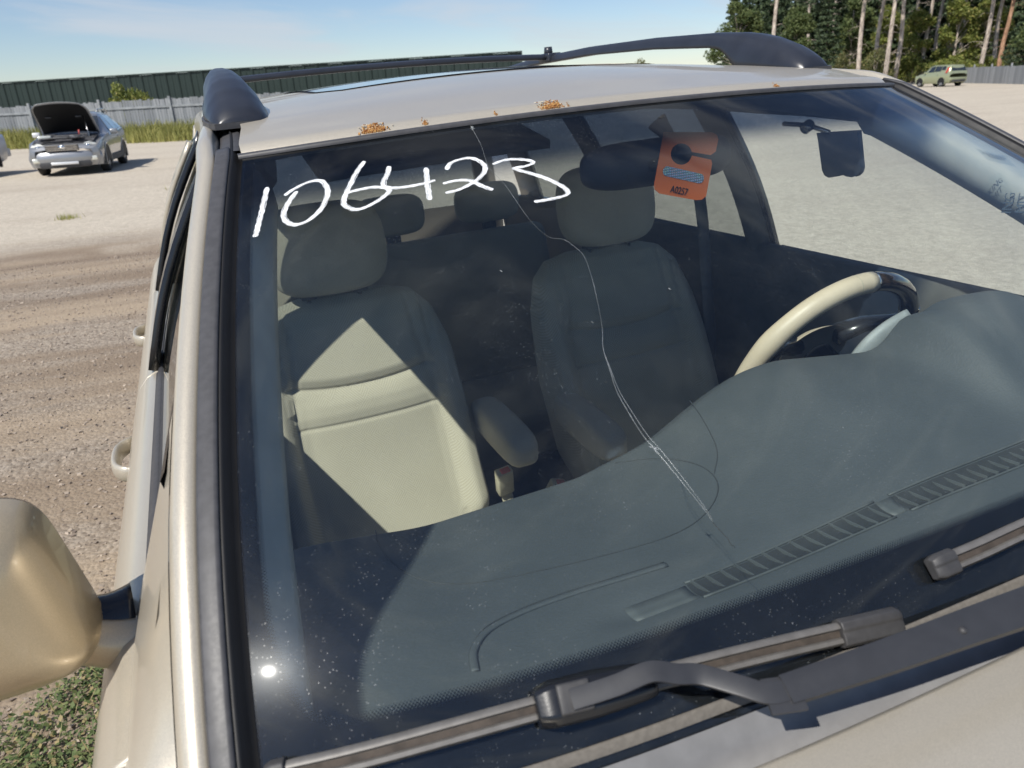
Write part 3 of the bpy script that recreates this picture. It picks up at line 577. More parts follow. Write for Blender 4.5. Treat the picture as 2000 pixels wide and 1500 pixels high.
# roof rails
for sg in (-1, 1):
    def rsec(y, hw, zb, h, cx): return [Vector((cx + a * hw, y, zb + b * h)) for a, b in ((-1, 0), (-.99, .22), (-.80, .60), (-.52, .90), (-.22, 1), (.22, 1), (.52, .90), (.80, .60), (.99, .22), (1, 0))]
    def rx(y): return sg * cr1([.88, 1.2, 1.8, 2.7], [.584, .580, .560, .545], y)
    def dz(y): return cr1([.85, .95, 1.06, 1.35, 1.75, 2.3, 2.75], [1.640, 1.648, 1.655, 1.668, 1.672, 1.655, 1.62], y) - .004
    rail = empty('roof_rail', None, suv)
    top = lambda y: cr1([.88, .89, .91, .95, 1.0, 1.05, 1.10, 1.2, 1.45, 1.8, 2.2, 2.46], [1.646, 1.660, 1.673, 1.692, 1.709, 1.720, 1.7275, 1.736, 1.746, 1.750, 1.742, 1.724], y)
    def botz(y):
        k = smooth01(1.085, 1.165, y) ** .6; th = cr1([1.1, 1.2, 1.45, 1.8, 2.2, 2.46], [.036, .033, .029, .025, .023, .027], y); return dz(y) * (1 - k) + (top(y) - th) * k
    hwd = lambda y: cr1([.88, .90, .95, 1.0, 1.06, 1.12, 1.2, 1.3, 1.6, 2.46], [.034, .044, .050, .051, .047, .040, .031, .025, .021, .020], y)
    yb = [.88, .884, .89, .90] + lin(.915, 1.08, 20) + lin(1.09, 1.25, 18) + lin(1.27, 2.46, 34); n = 10
    R_ = [rsec(y, hwd(y), botz(y), top(y) - botz(y), rx(y)) for y in yb]
    b = MB(); b.add([p for r_ in R_ for p in r_], [(i * n + j, i * n + (j + 1) % n, (i + 1) * n + (j + 1) % n, (i + 1) * n + j) for i in range(len(R_) - 1) for j in range(n)] + [tuple(range(n))[::-1], tuple(range((len(R_) - 1) * n, len(R_) * n))]); b.build('rail_bar', M_rail, rail)
    st = [(y, hwd(y)) for y in (.884, .90, .94, .98, 1.02, 1.06, 1.095)]
    gk = MB(); gk.add([p for y, hw in st for p in (Vector((rx(y) - hw - .004, y - .005, dz(y) - .006)), Vector((rx(y) - hw - .004, y - .005, dz(y) + .003)), Vector((rx(y) + hw + .004, y - .005, dz(y) + .003)), Vector((rx(y) + hw + .004, y - .005, dz(y) - .006)))], [(i * 4 + j, i * 4 + (j + 1) % 4, i * 4 + 4 + (j + 1) % 4, i * 4 + 4 + j) for i in range(6) for j in range(4)] + [(3, 2, 1, 0)])
    gk.build('foot_gasket', M_mould, rail, False)
    st2 = [(2.70, .030, .004), (2.66, .040, .020), (2.58, .042, .055), (2.50, .036, .075), (2.42, .028, .080)]
    b = MB(); R_ = [rsec(y, hw, dz(y), h, rx(y)) for y, hw, h in st2]; V = [p for r_ in R_ for p in r_]; F = [(i * n + j, i * n + (j + 1) % n, (i + 1) * n + (j + 1) % n, (i + 1) * n + j) for i in range(4) for j in range(n)] + [tuple(range(n)), tuple(range(4 * n, 5 * n))]; b.add(V, F); b.build('rail_foot', M_rail, rail)
cbx = lin(-.522, .545, 31)
xb = MB(); xb.sweep([Vector((x, 2.082, 1.729 + .012 * (1 - (x / .545) ** 2))) for x in cbx], [Vector((0, 1, 0))] * 31, [Vector((0, 0, 1))] * 31, [(-.026, .004), (-.020, .014), (0, .019), (.020, .014), (.026, .004), (.018, 0), (-.018, 0)], closed=True, cap=True); xbo = xb.build('crossbar', M_rail, suv)
for sg in (-1, 1):
    if sg < 0: continue
    bev(MB().box((sg * .553, 2.082, 1.736), (.026, .040, .014)).build('crossbar_clamp', M_rail, xbo), .005)
    MB().tube([(sg * .548, 2.082, 1.745), (sg * .548, 2.082, 1.770)], [.016, .013], 12).build('clamp_knob', M_rail, xbo)

# door mirrors
for sg in (-1, 1):
    dm = empty('door_mirror', None, suv)
    cxm, cym, czm = sg * .988, .345, 1.247
    def mfn(th, k):
        s_ = k; e = (1 - (1 - s_) ** 3.6) ** (1 / 3.0); c, s2 = math.cos(th), math.sin(th)
        px = math.copysign(abs(c) ** .34, c) * .118 * e; pz = math.copysign(abs(s2) ** .34, s2) * .091 * e
        if px * sg < 0: px += sg * .016 * (pz / .092)        # inner edge leans outward to the top
        return Vector((cxm + px, cym - .105 * (1 - s_), czm + pz))
    b = MB(); b.grid(lambda th, k: mfn(th, k) if k > 0 else Vector((cxm, cym - .1052, czm)) + (mfn(th, .0003) - Vector((cxm, cym - .105, czm))) * .02, lin(0, 2 * math.pi, 65)[:-1], [0, .0003, .004, .02, .05, .1, .16, .24, .34, .46, .6, .75, .88, .96, 1.0], closed=True); b.build('mirror_housing', M_goldm, dm)
    b = MB(); b.grid(lambda th, k: (lambda p: Vector((cxm + (p.x - cxm) * [1.0, .985, .95, .0][k], cym + [.0, .006, .006, -.004][k], czm + (p.z - czm) * [1.0, .985, .95, .0][k])))(mfn(th, 1.0)), lin(0, 2 * math.pi, 65)[:-1], range(4), closed=True); b.build('mirror_back', M_gloss, dm)
    b = MB(); b.grid(lambda th, k: (lambda p: Vector((cxm + (p.x - cxm) * .93 * k, cym + .007, czm + (p.z - czm) * .93 * k)))(mfn(th, 1.0)), lin(0, 2 * math.pi, 65)[:-1], [.001, 1], closed=True); b.build('mirror_glass', M_chrome, dm)
    neck = MB(); pts = spline([(sg * .930, .320, 1.180), (sg * .885, .325, 1.166), (sg * .850, .325, 1.150), (sg * .800, .325, 1.140)], 12); neck.tube(pts, [.034, .031, .028, .026, .025, .025, .026, .027, .028, .029, .030, .031], 16, flat=.8, up=(0, 0, 1)); neck.build('mirror_arm', M_goldm, dm)
    neck = MB(); pts = spline([(sg * .905, .352, 1.175), (sg * .868, .352, 1.165), (sg * .838, .356, 1.160)], 8); neck.tube(pts, [.036, .033, .031, .030, .030, .031, .033, .036], 12, flat=.9, up=(0, 0, 1)); neck.build('mirror_base_shade', M_gloss, dm)  # black tube stands in for the shaded part of the mirror base
# ------------------------------------------------------------------ wipers
t = NT('weathered_wiper_beam'); v = t.coord(); t.p(Base_Color=t.mix(t.ramp(t.noise(v, 70, 5, .6), .3, .75), (.125, .118, .11), (.17, .162, .152)), Roughness=.5, Metallic=.2, Normal=t.bump(t.noise(v, 900, 2), .04, .001)); M_beam = t.m
M_cap = simple('wiper_cap_rubber', (.046, .045, .046), .55, var=.1, scale=120, bump=.04)
M_arm = simple('wiper_arm_paint', (.032, .033, .037), .45, var=.06, scale=60, bump=.02, bscale=1200)
BEAM = [(a * .80, b * .92) for a, b in [(-.0115, .0055), (-.0108, .0120), (-.0070, .0150), (-.0040, .0150), (-.0025, .0105), (.0040, .0095), (.0060, .0125), (.0100, .0122), (.0120, .0085), (.0105, .0050), (.0015, .0045), (.0008, .0003), (-.0008, .0003), (-.0015, .0045)]]
CAPP = [(a * .80, b * .92) for a, b in [(-.0140, .0040), (-.0145, .0130), (-.0095, .0185), (-.0015, .0185), (.0010, .0165), (.0080, .0165), (.0135, .0150), (.0155, .0090), (.0140, .0030)]]
M_groove = simple('dark_brown_groove', (.055, .043, .034), .8, var=.3, scale=80)  # darker brown for the strip along the blade groove
def wpath(uvs, n):
    P = spline([(a, b, 0) for a, b in uvs], n); Q = [S(p[0], p[1]) for p in P]; nn = [NG(p[0], p[1]) for p in P]; oo = []
    for i in range(n):
        tt = (Q[min(i + 1, n - 1)] - Q[max(i - 1, 0)]).normalized(); nn[i] = (nn[i] - tt * nn[i].dot(tt)).normalized(); o = nn[i].cross(tt); oo.append(o if o.z < 0 else -o)
    return Q, oo, nn
def blade(uvs, parent, caps=(True, True), n=40):
    Q, oo, nn = wpath(uvs, n)
    bl = MB().sweep(Q, oo, nn, BEAM, closed=True, cap=True).build('wiper_blade', M_beam, parent); autosmooth(bl, 50)
    MB().sweep(Q, oo, nn, [(-.0019, .0101), (.0031, .0093)]).build('blade_groove', M_groove, bl)
    k = max(3, int(n * .065))
    for e, on in zip((0, 1), caps):
        if not on: continue
        sl = slice(0, k + 1) if e == 0 else slice(n - k - 1, n)
        q = list(Q[sl]); o = list(oo[sl]); m = list(nn[sl]); sc_ = [1.0] * (k + 1)
        if e == 0: q = [q[0] + (q[0] - q[1]).normalized() * .006] + q; sc_ = [.80] + sc_
        else: q = q + [q[-1] + (q[-1] - q[-2]).normalized() * .006]; sc_ = sc_ + [.80]
        o = [o[0]] + o if e == 0 else o + [o[-1]]; m = [m[0]] + m if e == 0 else m + [m[-1]]
        c = MB().sweep(q, o, m, CAPP, closed=True, cap=True, scale=sc_).build('blade_cap', M_cap, bl); autosmooth(c, 45); bev(c, .0015, 2, 35)
    return bl
wa = empty('wiper', None, suv)
blade([(-.985, .049), (-0.9458, 0.0518), (-0.8269, 0.0562), (-0.7117, 0.056), (-0.5829, 0.0496), (-0.4428, 0.04), (-0.2787, 0.0254)], wa)
Qc, oc, nc = wpath([(-.722, .0558), (-.66, .0534), (-.590, .0496)], 15)
con = MB(); CON = [(-.0165, .006), (-.0175, .018), (-.0120, .0260), (.0100, .0265), (.0165, .020), (.0175, .006)]
con.sweep(Qc, oc, nc, CON, closed=True, cap=True, scale=[.80, .92, 1, 1, 1, 1, 1, 1, .98, .95, .92, .88, .84, .80, .72]); co = con.build('blade_connector', M_gloss, wa); autosmooth(co, 40); bev(co, .002)
Qd, od, nd = wpath([(-.700, .0555), (-.665, .0537)], 6)
c2 = MB().sweep(Qd, od, nd, [(-.0125, .020), (-.0118, .0292), (.0098, .0296), (.0125, .021)], closed=True, cap=True).build('connector_lid', M_cap, co); bev(c2, .0015)
def bar(P, wd, th, up, name, mat, par, widen=None):
    P = [Vector(p) for p in P]; n = len(P); oo = []; nn = []; k = []
    for i in range(n):
        tt = (P[min(i + 1, n - 1)] - P[max(i - 1, 0)]).normalized(); u = Vector(up); u = (u - tt * u.dot(tt)).normalized(); nn.append(u); o = u.cross(tt); oo.append(o if o.z < 0 or abs(o.z) < .05 else -o)
    m = MB(); V = []
    prof = [(-.5, -1), (-.5, -.1), (-.42, 0), (.42, 0), (.5, -.1), (.5, -1)]
    for i in range(n):
        w_ = wd if widen is None else wd + (widen - wd) * i / (n - 1); h_ = th * (1 if widen is None else 1 + .6 * i / (n - 1))
        for a, b in prof: V.append(P[i] + oo[i] * (a * w_) + nn[i] * (b * h_))
    c = len(prof); F = [(i * c + j, i * c + (j + 1) % c, (i + 1) * c + (j + 1) % c, (i + 1) * c + j) for i in range(n - 1) for j in range(c)] + [tuple(range(c))[::-1], tuple(range((n - 1) * c, n * c))]
    o = m.add(V, F).build(name, mat, par); autosmooth(o, 35); return o
bar(spline([SG(-.688, .0545, .0310), SG(-.640, .0545, .0355), SG(-.602, .0560, .0385), SG(-.575, .048, .038), (-.4050, -.0640, 1.2310), (-.3850, -.0850, 1.2290), (-.3700, -.0985, 1.2260), (-.3500, -.1030, 1.2250)], 40), .0155, .0035, (-.1, -.5, .85), 'wiper_hook', M_arm, wa)
am = bar(spline([(-.3560, -.1020, 1.2265), (-.27, -.1130, 1.2290), (-.18, -.1200, 1.2290), (-.09, -.1260, 1.2270), (.02, -.130, 1.2230), (.13, -.133, 1.215)], 24), .0215, .0100, (-.05, -.45, .89), 'wiper_arm', M_arm, wa, .036)
MB().tube([(-.195, -.1200, 1.2250), (-.1955, -.1215, 1.2305)], [.0035, .0028], 10).build('rivet', M_cap, am)
MB().tube([(.13, -.125, 1.17), (.13, -.130, 1.222)], [.02, .016], 14).build('wiper_pivot', M_cap, wa)
bar([(-.372, -.0990, 1.2235), (-.352, -.1045, 1.2225), (-.345, -.106, 1.222)], .026, .003, (-.05, -.45, .89), 'arm_clip', M_arm, wa)
wb = empty('wiper', None, suv)
blade([(-0.1844, 0.0537), (-0.1105, 0.0541), (-0.0118, 0.0562), (.25, .058), (.5, .060), (.74, .055)], wb)
bar(spline([SG(.27, .06, .030), SG(.33, .05, .036), (.30, -.075, 1.235), (.42, -.08, 1.23), (.60, -.05, 1.205)], 24), .018, .007, (0, -.45, .89), 'wiper_arm', M_arm, wb)
Qc, oc, nc = wpath([(.22, .058), (.27, .058), (.33, .059)], 9); MB().sweep(Qc, oc, nc, CON, closed=True, cap=True).build('blade_connector', M_gloss, wb)
# ------------------------------------------------------------------ dashboard
def yr(x): return cr1([-.74, -.66, -.55, -.19, -.11, 0, .06, .13, .20, .28, .34, .45, .58, .66, .74], [.445, .455, .465, .479, .468, .480, .483, .475, .446, .412, .400, .395, .40, .40, .30], x)
def dashz(x, y):
    u = max(-1, min(1, x / .735)); yf = S(u, 0).y; r_ = yr(x); t_ = max(0, min(1, (y - yf) / max(.05, r_ - yf)))
    z = 1.158 - .006 * t_ - .048 * t_ ** 1.6
    z += .107 * smooth01(-.262, .125, x) * smooth01(.15, .95, t_) ** .9 * (1 - .55 * smooth01(.30, .36, x))
    z += .135 * math.exp(-((x - .418) / .11) ** 4) * smooth01(.30, .85, t_) * (1 - .08 * smooth01(.85, 1, t_))
    z += .030 * smooth01(.46, .68, -x) * smooth01(.1, .6, t_)
    z -= .006 * math.exp(-((y - .113) / .018) ** 2) * smooth01(-.42, -.36, x)      # vent trough
    return z
def dash_fn(i, j):
    x = i; u = max(-1, min(1, x / .735)); yf = S(u, .0).y + .006
    if j <= 1: y = yf + (yr(x) - yf) * j; z = dashz(x, y); z -= .014 * smooth01(.93, 1.0, j) ** 2; return Vector((x, y, z))
    k = int(round(j)) - 2; z = dashz(x, yr(x)) - .014
    return Vector((x, yr(x) + [.006, .004, -.03, -.06][k], z - [.012, .05, .16, .40][k]))
dsh = MB().grid(dash_fn, lin(-.735, .735, 140), lin(0, .9, 60) + lin(.91, 1, 10) + [2, 3, 4, 5]).build('dashboard', M_dash, suv)
def dsurf(x, y, h=.0006): return Vector((x, y, dashz(x, y) + h))
ab = spline([(-.552, .452, 0), (-.558, .40, 0), (-.553, .335, 0), (-.535, .290, 0), (-.50, .262, 0), (-.42, .240, 0), (-.32, .223, 0), (-.23, .218, 0), (-.175, .232, 0), (-.135, .262, 0), (-.120, .300, 0), (-.125, .345, 0), (-.150, .40, 0), (-.185, .440, 0)], 120)
MB().tube([dsurf(p[0], p[1], .0003) for p in ab], .0008, 6).build('airbag_seam', M_seam, dsh)
ab2 = spline([(-.535, .105, 0), (-.525, .135, 0), (-.500, .160, 0), (-.46, .172, 0), (-.40, .174, 0), (-.34, .170, 0), (-.28, .166, 0)], 60)
MB().tube([dsurf(p[0], p[1], .0002) for p in ab2], .0022, 6, flat=2.2).build('pad_ridge', M_dash, dsh)
MB().tube([dsurf(p[0], p[1] + .006, .0003) for p in ab2], .0007, 6).build('airbag_seam', M_seam, dsh)
MB().tube([dsurf(p[0], p[1], .0002) for p in spline([(-.03, .47, 0), (-.055, .40, 0), (-.085, .33, 0), (-.12, .29, 0)], 30)], .0008, 6).build('airbag_seam', M_seam, dsh)
solid(MB().grid(lambda x, k: dsurf(x, .098 + .026 * k, .0012), lin(-.362, -.285, 8), lin(0, 1, 4)).build('vent_blank', M_vent, dsh), .004)
for x0, x1 in ((-.283, -.012), (.012, .283)):
    MB().grid(lambda x, k: dsurf(x, .0975 + .027 * k, .0012), lin(x0, x1, 30), lin(0, 1, 4)).build('vent_slot', M_slot, dsh)
    nvn = 14
    for k in range(nvn):
        x = x0 + (x1 - x0) * (k + .5) / nvn
        MB().box(dsurf(x, .111, .0022), (.0009, .0155, .0024), Matrix.Rotation(.18, 3, 'Z') @ Matrix.Rotation(.12, 3, 'Y')).build('vent_vane', M_vent, dsh, False)
    for yy_ in (.0945, .1275):
        MB().tube([dsurf(x, yy_, .0008) for x in lin(x0, x1, 20)], .0016, 6).build('vent_rim', M_vent, dsh)
solid(MB().grid(lambda x, k: dsurf(x, .0975 + .027 * k, .0018), lin(-.012, .012, 4), lin(0, 1, 4)).build('vent_blank', M_vent, dsh), .004)
sp_ = spline([(.262, .418, 1.185), (.278, .408, 1.215), (.305, .400, 1.238), (.34, .395, 1.252)], 16)
MB().tube(sp_, .012, 8, flat=2.0, up=(0, 1, 0)).build('cluster_surround', M_silverdash, dsh)
MB().grid(lambda x, z: Vector((x, .395 - .25 * (z - 1.05), z)), lin(.25, .60, 8), lin(1.0, 1.22, 6)).build('instrument_cluster', M_gloss, dsh)
# steering wheel
sw = empty('steering_wheel', None, suv); TH = math.radians(25.1)
WC = Vector((.383, .608, 1.103)); wX = Vector((1, 0, 0)); wY = Vector((0, -math.sin(TH), math.cos(TH))); wN = Vector((0, math.cos(TH), math.sin(TH)))
def wp(a, r=.196, h=0): return WC + wX * (r * math.cos(a)) + wY * (r * math.sin(a)) + wN * h
def arc(a0, a1, n): return [wp(a) for a in lin(a0, a1, n)]
R_ = math.radians; LEATH = 85
ln = R_(LEATH)
MB().tube(arc(ln, R_(246), 40), [.0190 + .0020 * math.exp(-((math.degrees(a) - 150) / 9) ** 2) for a in lin(ln, R_(246), 40)], 16).build('rim_leather', M_leather, sw)
MB().tube(arc(R_(-66), R_(30), 30), .0185, 16).build('rim_leather', M_leather, sw)
MB().tube(arc(R_(30.5), R_(LEATH - .5), 30), .0180, 16).build('rim_wood', M_wood, sw)
MB().tube(arc(R_(246.5), R_(293.5), 24), .0180, 16).build('rim_wood', M_wood, sw)
for a in (LEATH - .3, 30.2): MB().tube([wp(R_(a - .35)), wp(R_(a + .35))], .0192, 16).build('rim_ring', M_chrome, sw)
MB().tube([wp(R_(LEATH + 11)), wp(R_(LEATH + 11.3))], .0193, 16).build('rim_stitch', M_buckle, sw)
for a in (R_(158), R_(22), R_(270)): MB().tube([wp(a, .19, .0), wp(a, .12, .035), wp(a, .06, .045)], [.014, .016, .02], 10, flat=1.6).build('spoke', M_gloss, sw)
hub = MB(); hub.grid(lambda a, k: WC + wX * (.085 * k * math.cos(a)) + wY * (.070 * k * math.sin(a)) + wN * (.06 - .03 * k ** 3), lin(0, 2 * math.pi, 33)[:-1], [.01, .4, .7, .9, 1.0], closed=True); hub.build('wheel_hub', M_leather, sw)
MB().tube([WC + wN * .02, WC - wN * .26], .035, 12).build('column', M_gloss, sw)
# ------------------------------------------------------------------ seats
def sgp(x, e): return math.copysign(abs(x) ** e, x)
def front_seat(name, cx, arm_x, arm_y, armz, label, inb):
    st = empty(name, None, suv); st['label'] = label
    def hw(b): return cr1([0, .12, .45, .75, .90, .97, 1.0], [.235, .262, .268, .252, .225, .185, .12], b)
    def th(b): return cr1([0, .5, .9, .97, 1], [.085, .075, .060, .045, .018], b)
    def ring(a, b):
        z = .60 + .600 * b; ys = 1.245 + .235 * b + .02 * math.sin(b * math.pi)
        c, s = math.cos(a), math.sin(a); x = sgp(c, .62) * hw(b); y = sgp(s, .62) * th(b)
        ax = abs(x) / .26
        if s < 0:
            y -= .050 * smooth01(.62, .86, ax) * (1 - smooth01(.93, 1.03, ax)) * (1 - .75 * smooth01(.55, .95, b)) * smooth01(-.02, .12, b)
            y += -.014 * (1 - (ax / .7) ** 2) * smooth01(.25, .6, b) * (1 - smooth01(.60, .66, b)) if ax < .7 else 0
            xr = x / .26
            s1 = .655 + .06 * xr * xr; s2 = .525 + .0 * xr
            if ax < .72:
                y += .005 * math.exp(-((b - s1) / .007) ** 2) + .004 * math.exp(-((b - s2) / .006) ** 2)
                y -= .005 * smooth01(s2, s2 + .05, b) * (1 - smooth01(s1 - .03, s1, b))
                y -= .010 * smooth01(s1, s1 + .05, b) * (1 - smooth01(.9, 1, b))
            y += .009 * math.exp(-((ax - .70 + .10 * smooth01(.5, .9, b)) / .018) ** 2) * (1 - smooth01(.92, 1, b))
        return Vector((cx + x, ys + y, z))
    an = lin(0, 2 * math.pi, 121)[:-1]
    bs = lin(0, .45, 22) + lin(.46, .75, 60) + lin(.76, .97, 20) + [.98, .99, .997, 1.0]
    bk = MB(); bk.grid(ring, an, bs, closed=True); k = len(bk.V); bk.F.append(tuple(range(k - 120, k))); bk.build('backrest', M_seat, st)
    cu = MB(); cu.grid(lambda a, b: Vector((cx + sgp(math.cos(a), .6) * .26 * b[0], .98 + sgp(math.sin(a), .55) * .29 * b[0], .50 + b[1])), lin(0, 2 * math.pi, 61)[:-1], [(.95, -.12), (1, -.06), (1, .02), (.95, .065), (.8, .085), (.5, .075), (.01, .07)], closed=True); cu.build('cushion', M_seat, st)
    hr = MB(); hx = math.copysign(.402, cx)
    def hfn(a, f):
        t_ = -math.pi / 2 + math.pi * f; c = max(1e-4, math.cos(t_)); x = sgp(math.cos(a), .75) * .152 * c ** .42; y = sgp(math.sin(a), .75) * .062 * c ** .42; z = sgp(math.sin(t_), .75) * .108
        return Vector((hx + x, 1.468 + y + .12 * z - (.012 * (1 - (x / .15) ** 2) if y < 0 else 0), 1.323 + z))
    hr.grid(hfn, lin(0, 2 * math.pi, 61)[:-1], lin(0, 1, 31), closed=True); hr.build('headrest', M_seat2, st)
    for d in (-.065, .065):
        MB().tube([(hx + d, 1.455, 1.16), (hx + d, 1.462, 1.26)], .0055, 10).build('headrest_post', M_steel, st)
        bev(MB().box((hx + d, 1.456, 1.213), (.020, .016, .008)).build('post_collar', M_pillarin, st), .004)
    ar = MB(); ar.grid(lambda a, f: Vector((arm_x + sgp(math.cos(a), .55) * .040 * (1 - abs(2 * f - 1) ** 7) ** .4, arm_y[0] + (arm_y[1] - arm_y[0]) * f, armz + .012 * f + sgp(math.sin(a), .55) * (.040 + .008 * math.sin(f * 3.14)) * (1 - abs(2 * f - 1) ** 7) ** .4)), lin(0, 2 * math.pi, 41)[:-1], [0.0, .003, .01, .03, .07, .13, .25, .4, .6, .75, .87, .93, .97, .99, .997, 1.0], closed=True); ar.build('armrest', M_seat2, st)
    return st
front_seat('front_seat', -.385, -.085, (1.02, 1.34), .845, 'passenger seat with a sunlit patch on its woven backrest', .1)
front_seat('front_seat', .385, .140, (.985, 1.30), .815, 'driver seat in shade behind the steering wheel', -.1)
# buckles, console
for bx, by, bz, tl in ((-.100, 1.165, .715, -.12), (.02, 1.13, .66, .35)):
    bk = bev(MB().box((bx, by, bz), (.022, .014, .042), Matrix.Rotation(tl, 3, 'Y') @ Matrix.Rotation(.35, 3, 'X')).build('seat_buckle', M_buckle, suv), .005)
    Rm = Matrix.Rotation(tl, 3, 'Y') @ Matrix.Rotation(.35, 3, 'X')
    bev(MB().box(Vector((bx, by, bz)) + Rm @ Vector((0.003, -.002, .041)), (.013, .009, .004), Rm).build('release_button', M_red, bk), .003)
    MB().tube([(bx + .005, by + .01, bz - .03), (bx + .02, by + .02, bz - .12)], .016, 8, flat=.3).build('buckle_strap', M_buckle, bk)
bev(MB().box((0, .80, .50), (.12, .42, .12)).build('centre_console', M_doorin, suv), .02)
# rear bench
rb = empty('rear_bench', None, suv)
bev(MB().box((0, 2.02, .50), (.62, .26, .09)).build('cushion', M_seat2, rb), .04, 3)
bev(MB().box((0, 2.33, .84), (.62, .07, .30), Matrix.Rotation(-.28, 3, 'X')).build('backrest', M_seat2, rb), .04, 3)
for hx in (-.40, .0, .40):
    hb = MB()
    def hfn2(a, f):
        t_ = -math.pi / 2 + math.pi * f; c = max(1e-4, math.cos(t_)); return Vector((hx + sgp(math.cos(a), .7) * .135 * c ** .4, 2.42 + sgp(math.sin(a), .7) * .05 * c ** .4, 1.235 + sgp(math.sin(t_), .7) * .075))
    hb.grid(hfn2, lin(0, 2 * math.pi, 41)[:-1], lin(0, 1, 21), closed=True); hb.build('headrest', M_seat2, rb)
    MB().tube([(hx, 2.41, 1.10), (hx, 2.42, 1.2)], .03, 8).build('headrest_post', M_pillarin, rb)
# rear-view mirror and visors
rm = empty('rear_view_mirror', None, suv)
def rmf(a, k):
    s, y = k; c, s2 = math.cos(a), math.sin(a); return Vector((.015 + sgp(c, .5) * .138 * s, .615 + y, 1.527 - .03 * 0 + sgp(s2, .6) * .036 * s - .05 * sgp(c, .5) * .0))
b = MB(); b.grid(rmf, lin(0, 2 * math.pi, 61)[:-1], [(.30, -.030), (.70, -.026), (.93, -.014), (1, 0), (1, .012), (.97, .016), (.01, .016)], closed=True); b.build('mirror_shell', M_matte, rm)
MB().tube([(.015, .592, 1.545), (.012, .585, 1.566), (0, .600, 1.590)], [.012, .010, .016], 12).build('mirror_stem', M_matte, rm)
vp = [(.83, 1.511), (.73, 1.517), (.714, 1.45), (.716, 1.442), (.722, 1.436), (.731, 1.433), (.745, 1.4335), (.755, 1.436), (.763, 1.434), (.785, 1.429), (.793, 1.428), (.803, 1.432), (.809, 1.44), (.826, 1.50)]
vs_ = empty('sun_visor', None, suv)
b = MB(); n = len(vp); b.add([(.55, y, z) for y, z in vp] + [(.562, y, z) for y, z in vp], [tuple(range(n)), tuple(range(n, 2 * n))[::-1]] + [(i, (i + 1) % n, (i + 1) % n + n, i + n) for i in range(n)]); bev(b.build('visor_panel', M_pillarin, vs_, False), .003)
MB().tube([(.53, .91, 1.533), (.53, .87, 1.532), (.535, .838, 1.529), (.552, .80, 1.515)], .005, 8).build('visor_rod', M_steel, vs_)
MB().tube([(.53, .848, 1.523), (.53, .832, 1.533)], [.012, .012], 12).build('visor_pivot', M_steel, vs_)
solid(MB().grid(lambda x, k: Vector((x, .73 + .17 * k, 1.572 + .035 * k - .04 * x * x)), lin(-.50, -.12, 10), lin(0, 1, 5)).build('sun_visor', M_head, suv), .014)
# ------------------------------------------------------------------ parking tag hanging from the mirror stem
t = NT('orange_tag'); v = t.coord(); vo = t.node('ShaderNodeTexVoronoi', i_Vector=v, i_Scale=430., i_Randomness=0.)
sx2 = t.node('ShaderNodeSeparateXYZ', i_Vector=v)
dotm = t.math('MULTIPLY', t.math('LESS_THAN', vo.outputs['Distance'], .30), t.ramp(t.math('SUBTRACT', sx2.outputs[2], t.math('MULTIPLY', sx2.outputs[0], .55)), 1.485, 1.520))
t.p(Base_Color=t.mix(dotm, (.82, .17, .03), (.42, .05, .03)), Roughness=.45); M_tag = t.m
t = NT('holographic_foil'); v = t.coord(); lw = t.node('ShaderNodeTexVoronoi', i_Vector=v, i_Scale=260., i_Randomness=.2)
hs = t.node('ShaderNodeCombineColor', mode='HSV'); t.put(t.math('FRACT', t.math('MULTIPLY', t.noise(v, 40, 3), 3.)), hs.inputs[0]); hs.inputs[1].default_value = .30; hs.inputs[2].default_value = .85
t.p(Base_Color=t.mix(t.math('LESS_THAN', lw.outputs['Distance'], .33), (.30, .48, .58), hs.outputs[0]), Metallic=.7, Roughness=.3, Normal=t.bump(lw.outputs['Distance'], .8, .004)); M_foil = t.m
tagO = empty('parking_tag', CAR); tag(tagO, 'orange hanging parking tag numbered A0257 on the rear-view mirror', 'parking tag')
TAG = [(-.0167, 1.5763), (-.0348, 1.5012), (-.034, 1.495), (-.0258, 1.4879), (.0087, 1.478), (.0422, 1.4688), (.0528, 1.4682), (.0606, 1.4727), (.0713, 1.5206), (.0693, 1.527), (.0339, 1.537), (.0333, 1.5354), (.0313, 1.5316), (.028, 1.5285), (.0236, 1.5265), (.0186, 1.5255), (.0132, 1.5258), (.0079, 1.5272), (.0032, 1.5297), (-.0008, 1.5331), (-.0035, 1.5371), (-.0049, 1.5414), (-.0049, 1.5457), (-.0035, 1.5496), (-.0007, 1.553), (.0032, 1.5554), (.0079, 1.5569), (.0132, 1.5571), (.0185, 1.5562), (.0235, 1.5542), (.0278, 1.5512), (.0312, 1.5475), (.0333, 1.5432), (.0339, 1.5423), (.0682, 1.534), (.0777, 1.5383), (.0822, 1.556), (.0791, 1.5631), (.0695, 1.5678)]
n = len(TAG); MB().add([(x, .555, z) for x, z in TAG] + [(x, .5562, z) for x, z in TAG], [tuple(range(n)), tuple(range(n, 2 * n))[::-1]] + [(i, (i + 1) % n, (i + 1) % n + n, i + n) for i in range(n)]).build('tag_card', M_tag, tagO, False)
ax = Vector((.0830, 0, -.0250)).normalized(); az_ = Vector((-ax.z, 0, ax.x)); c0 = Vector((.0178, .5543, 1.5103))
ob = [(.030 * s + .0072 * math.cos(a), .0072 * math.sin(a)) for s, rg in ((1, lin(-1.57, 1.57, 9)), (-1, lin(1.57, 4.71, 9))) for a in rg]
mesh('hologram_strip', [c0 + ax * (a * 1.05) + az_ * b for a, b in ob], [tuple(range(len(ob)))], M_foil, tagO, False)
cu = bpy.data.curves.new('tag_text', 'FONT'); cu.body = 'A0257'; cu.size = .0150; cu.align_x = 'CENTER'; cu.align_y = 'CENTER'; cu.extrude = .0001; cu.offset = .00015
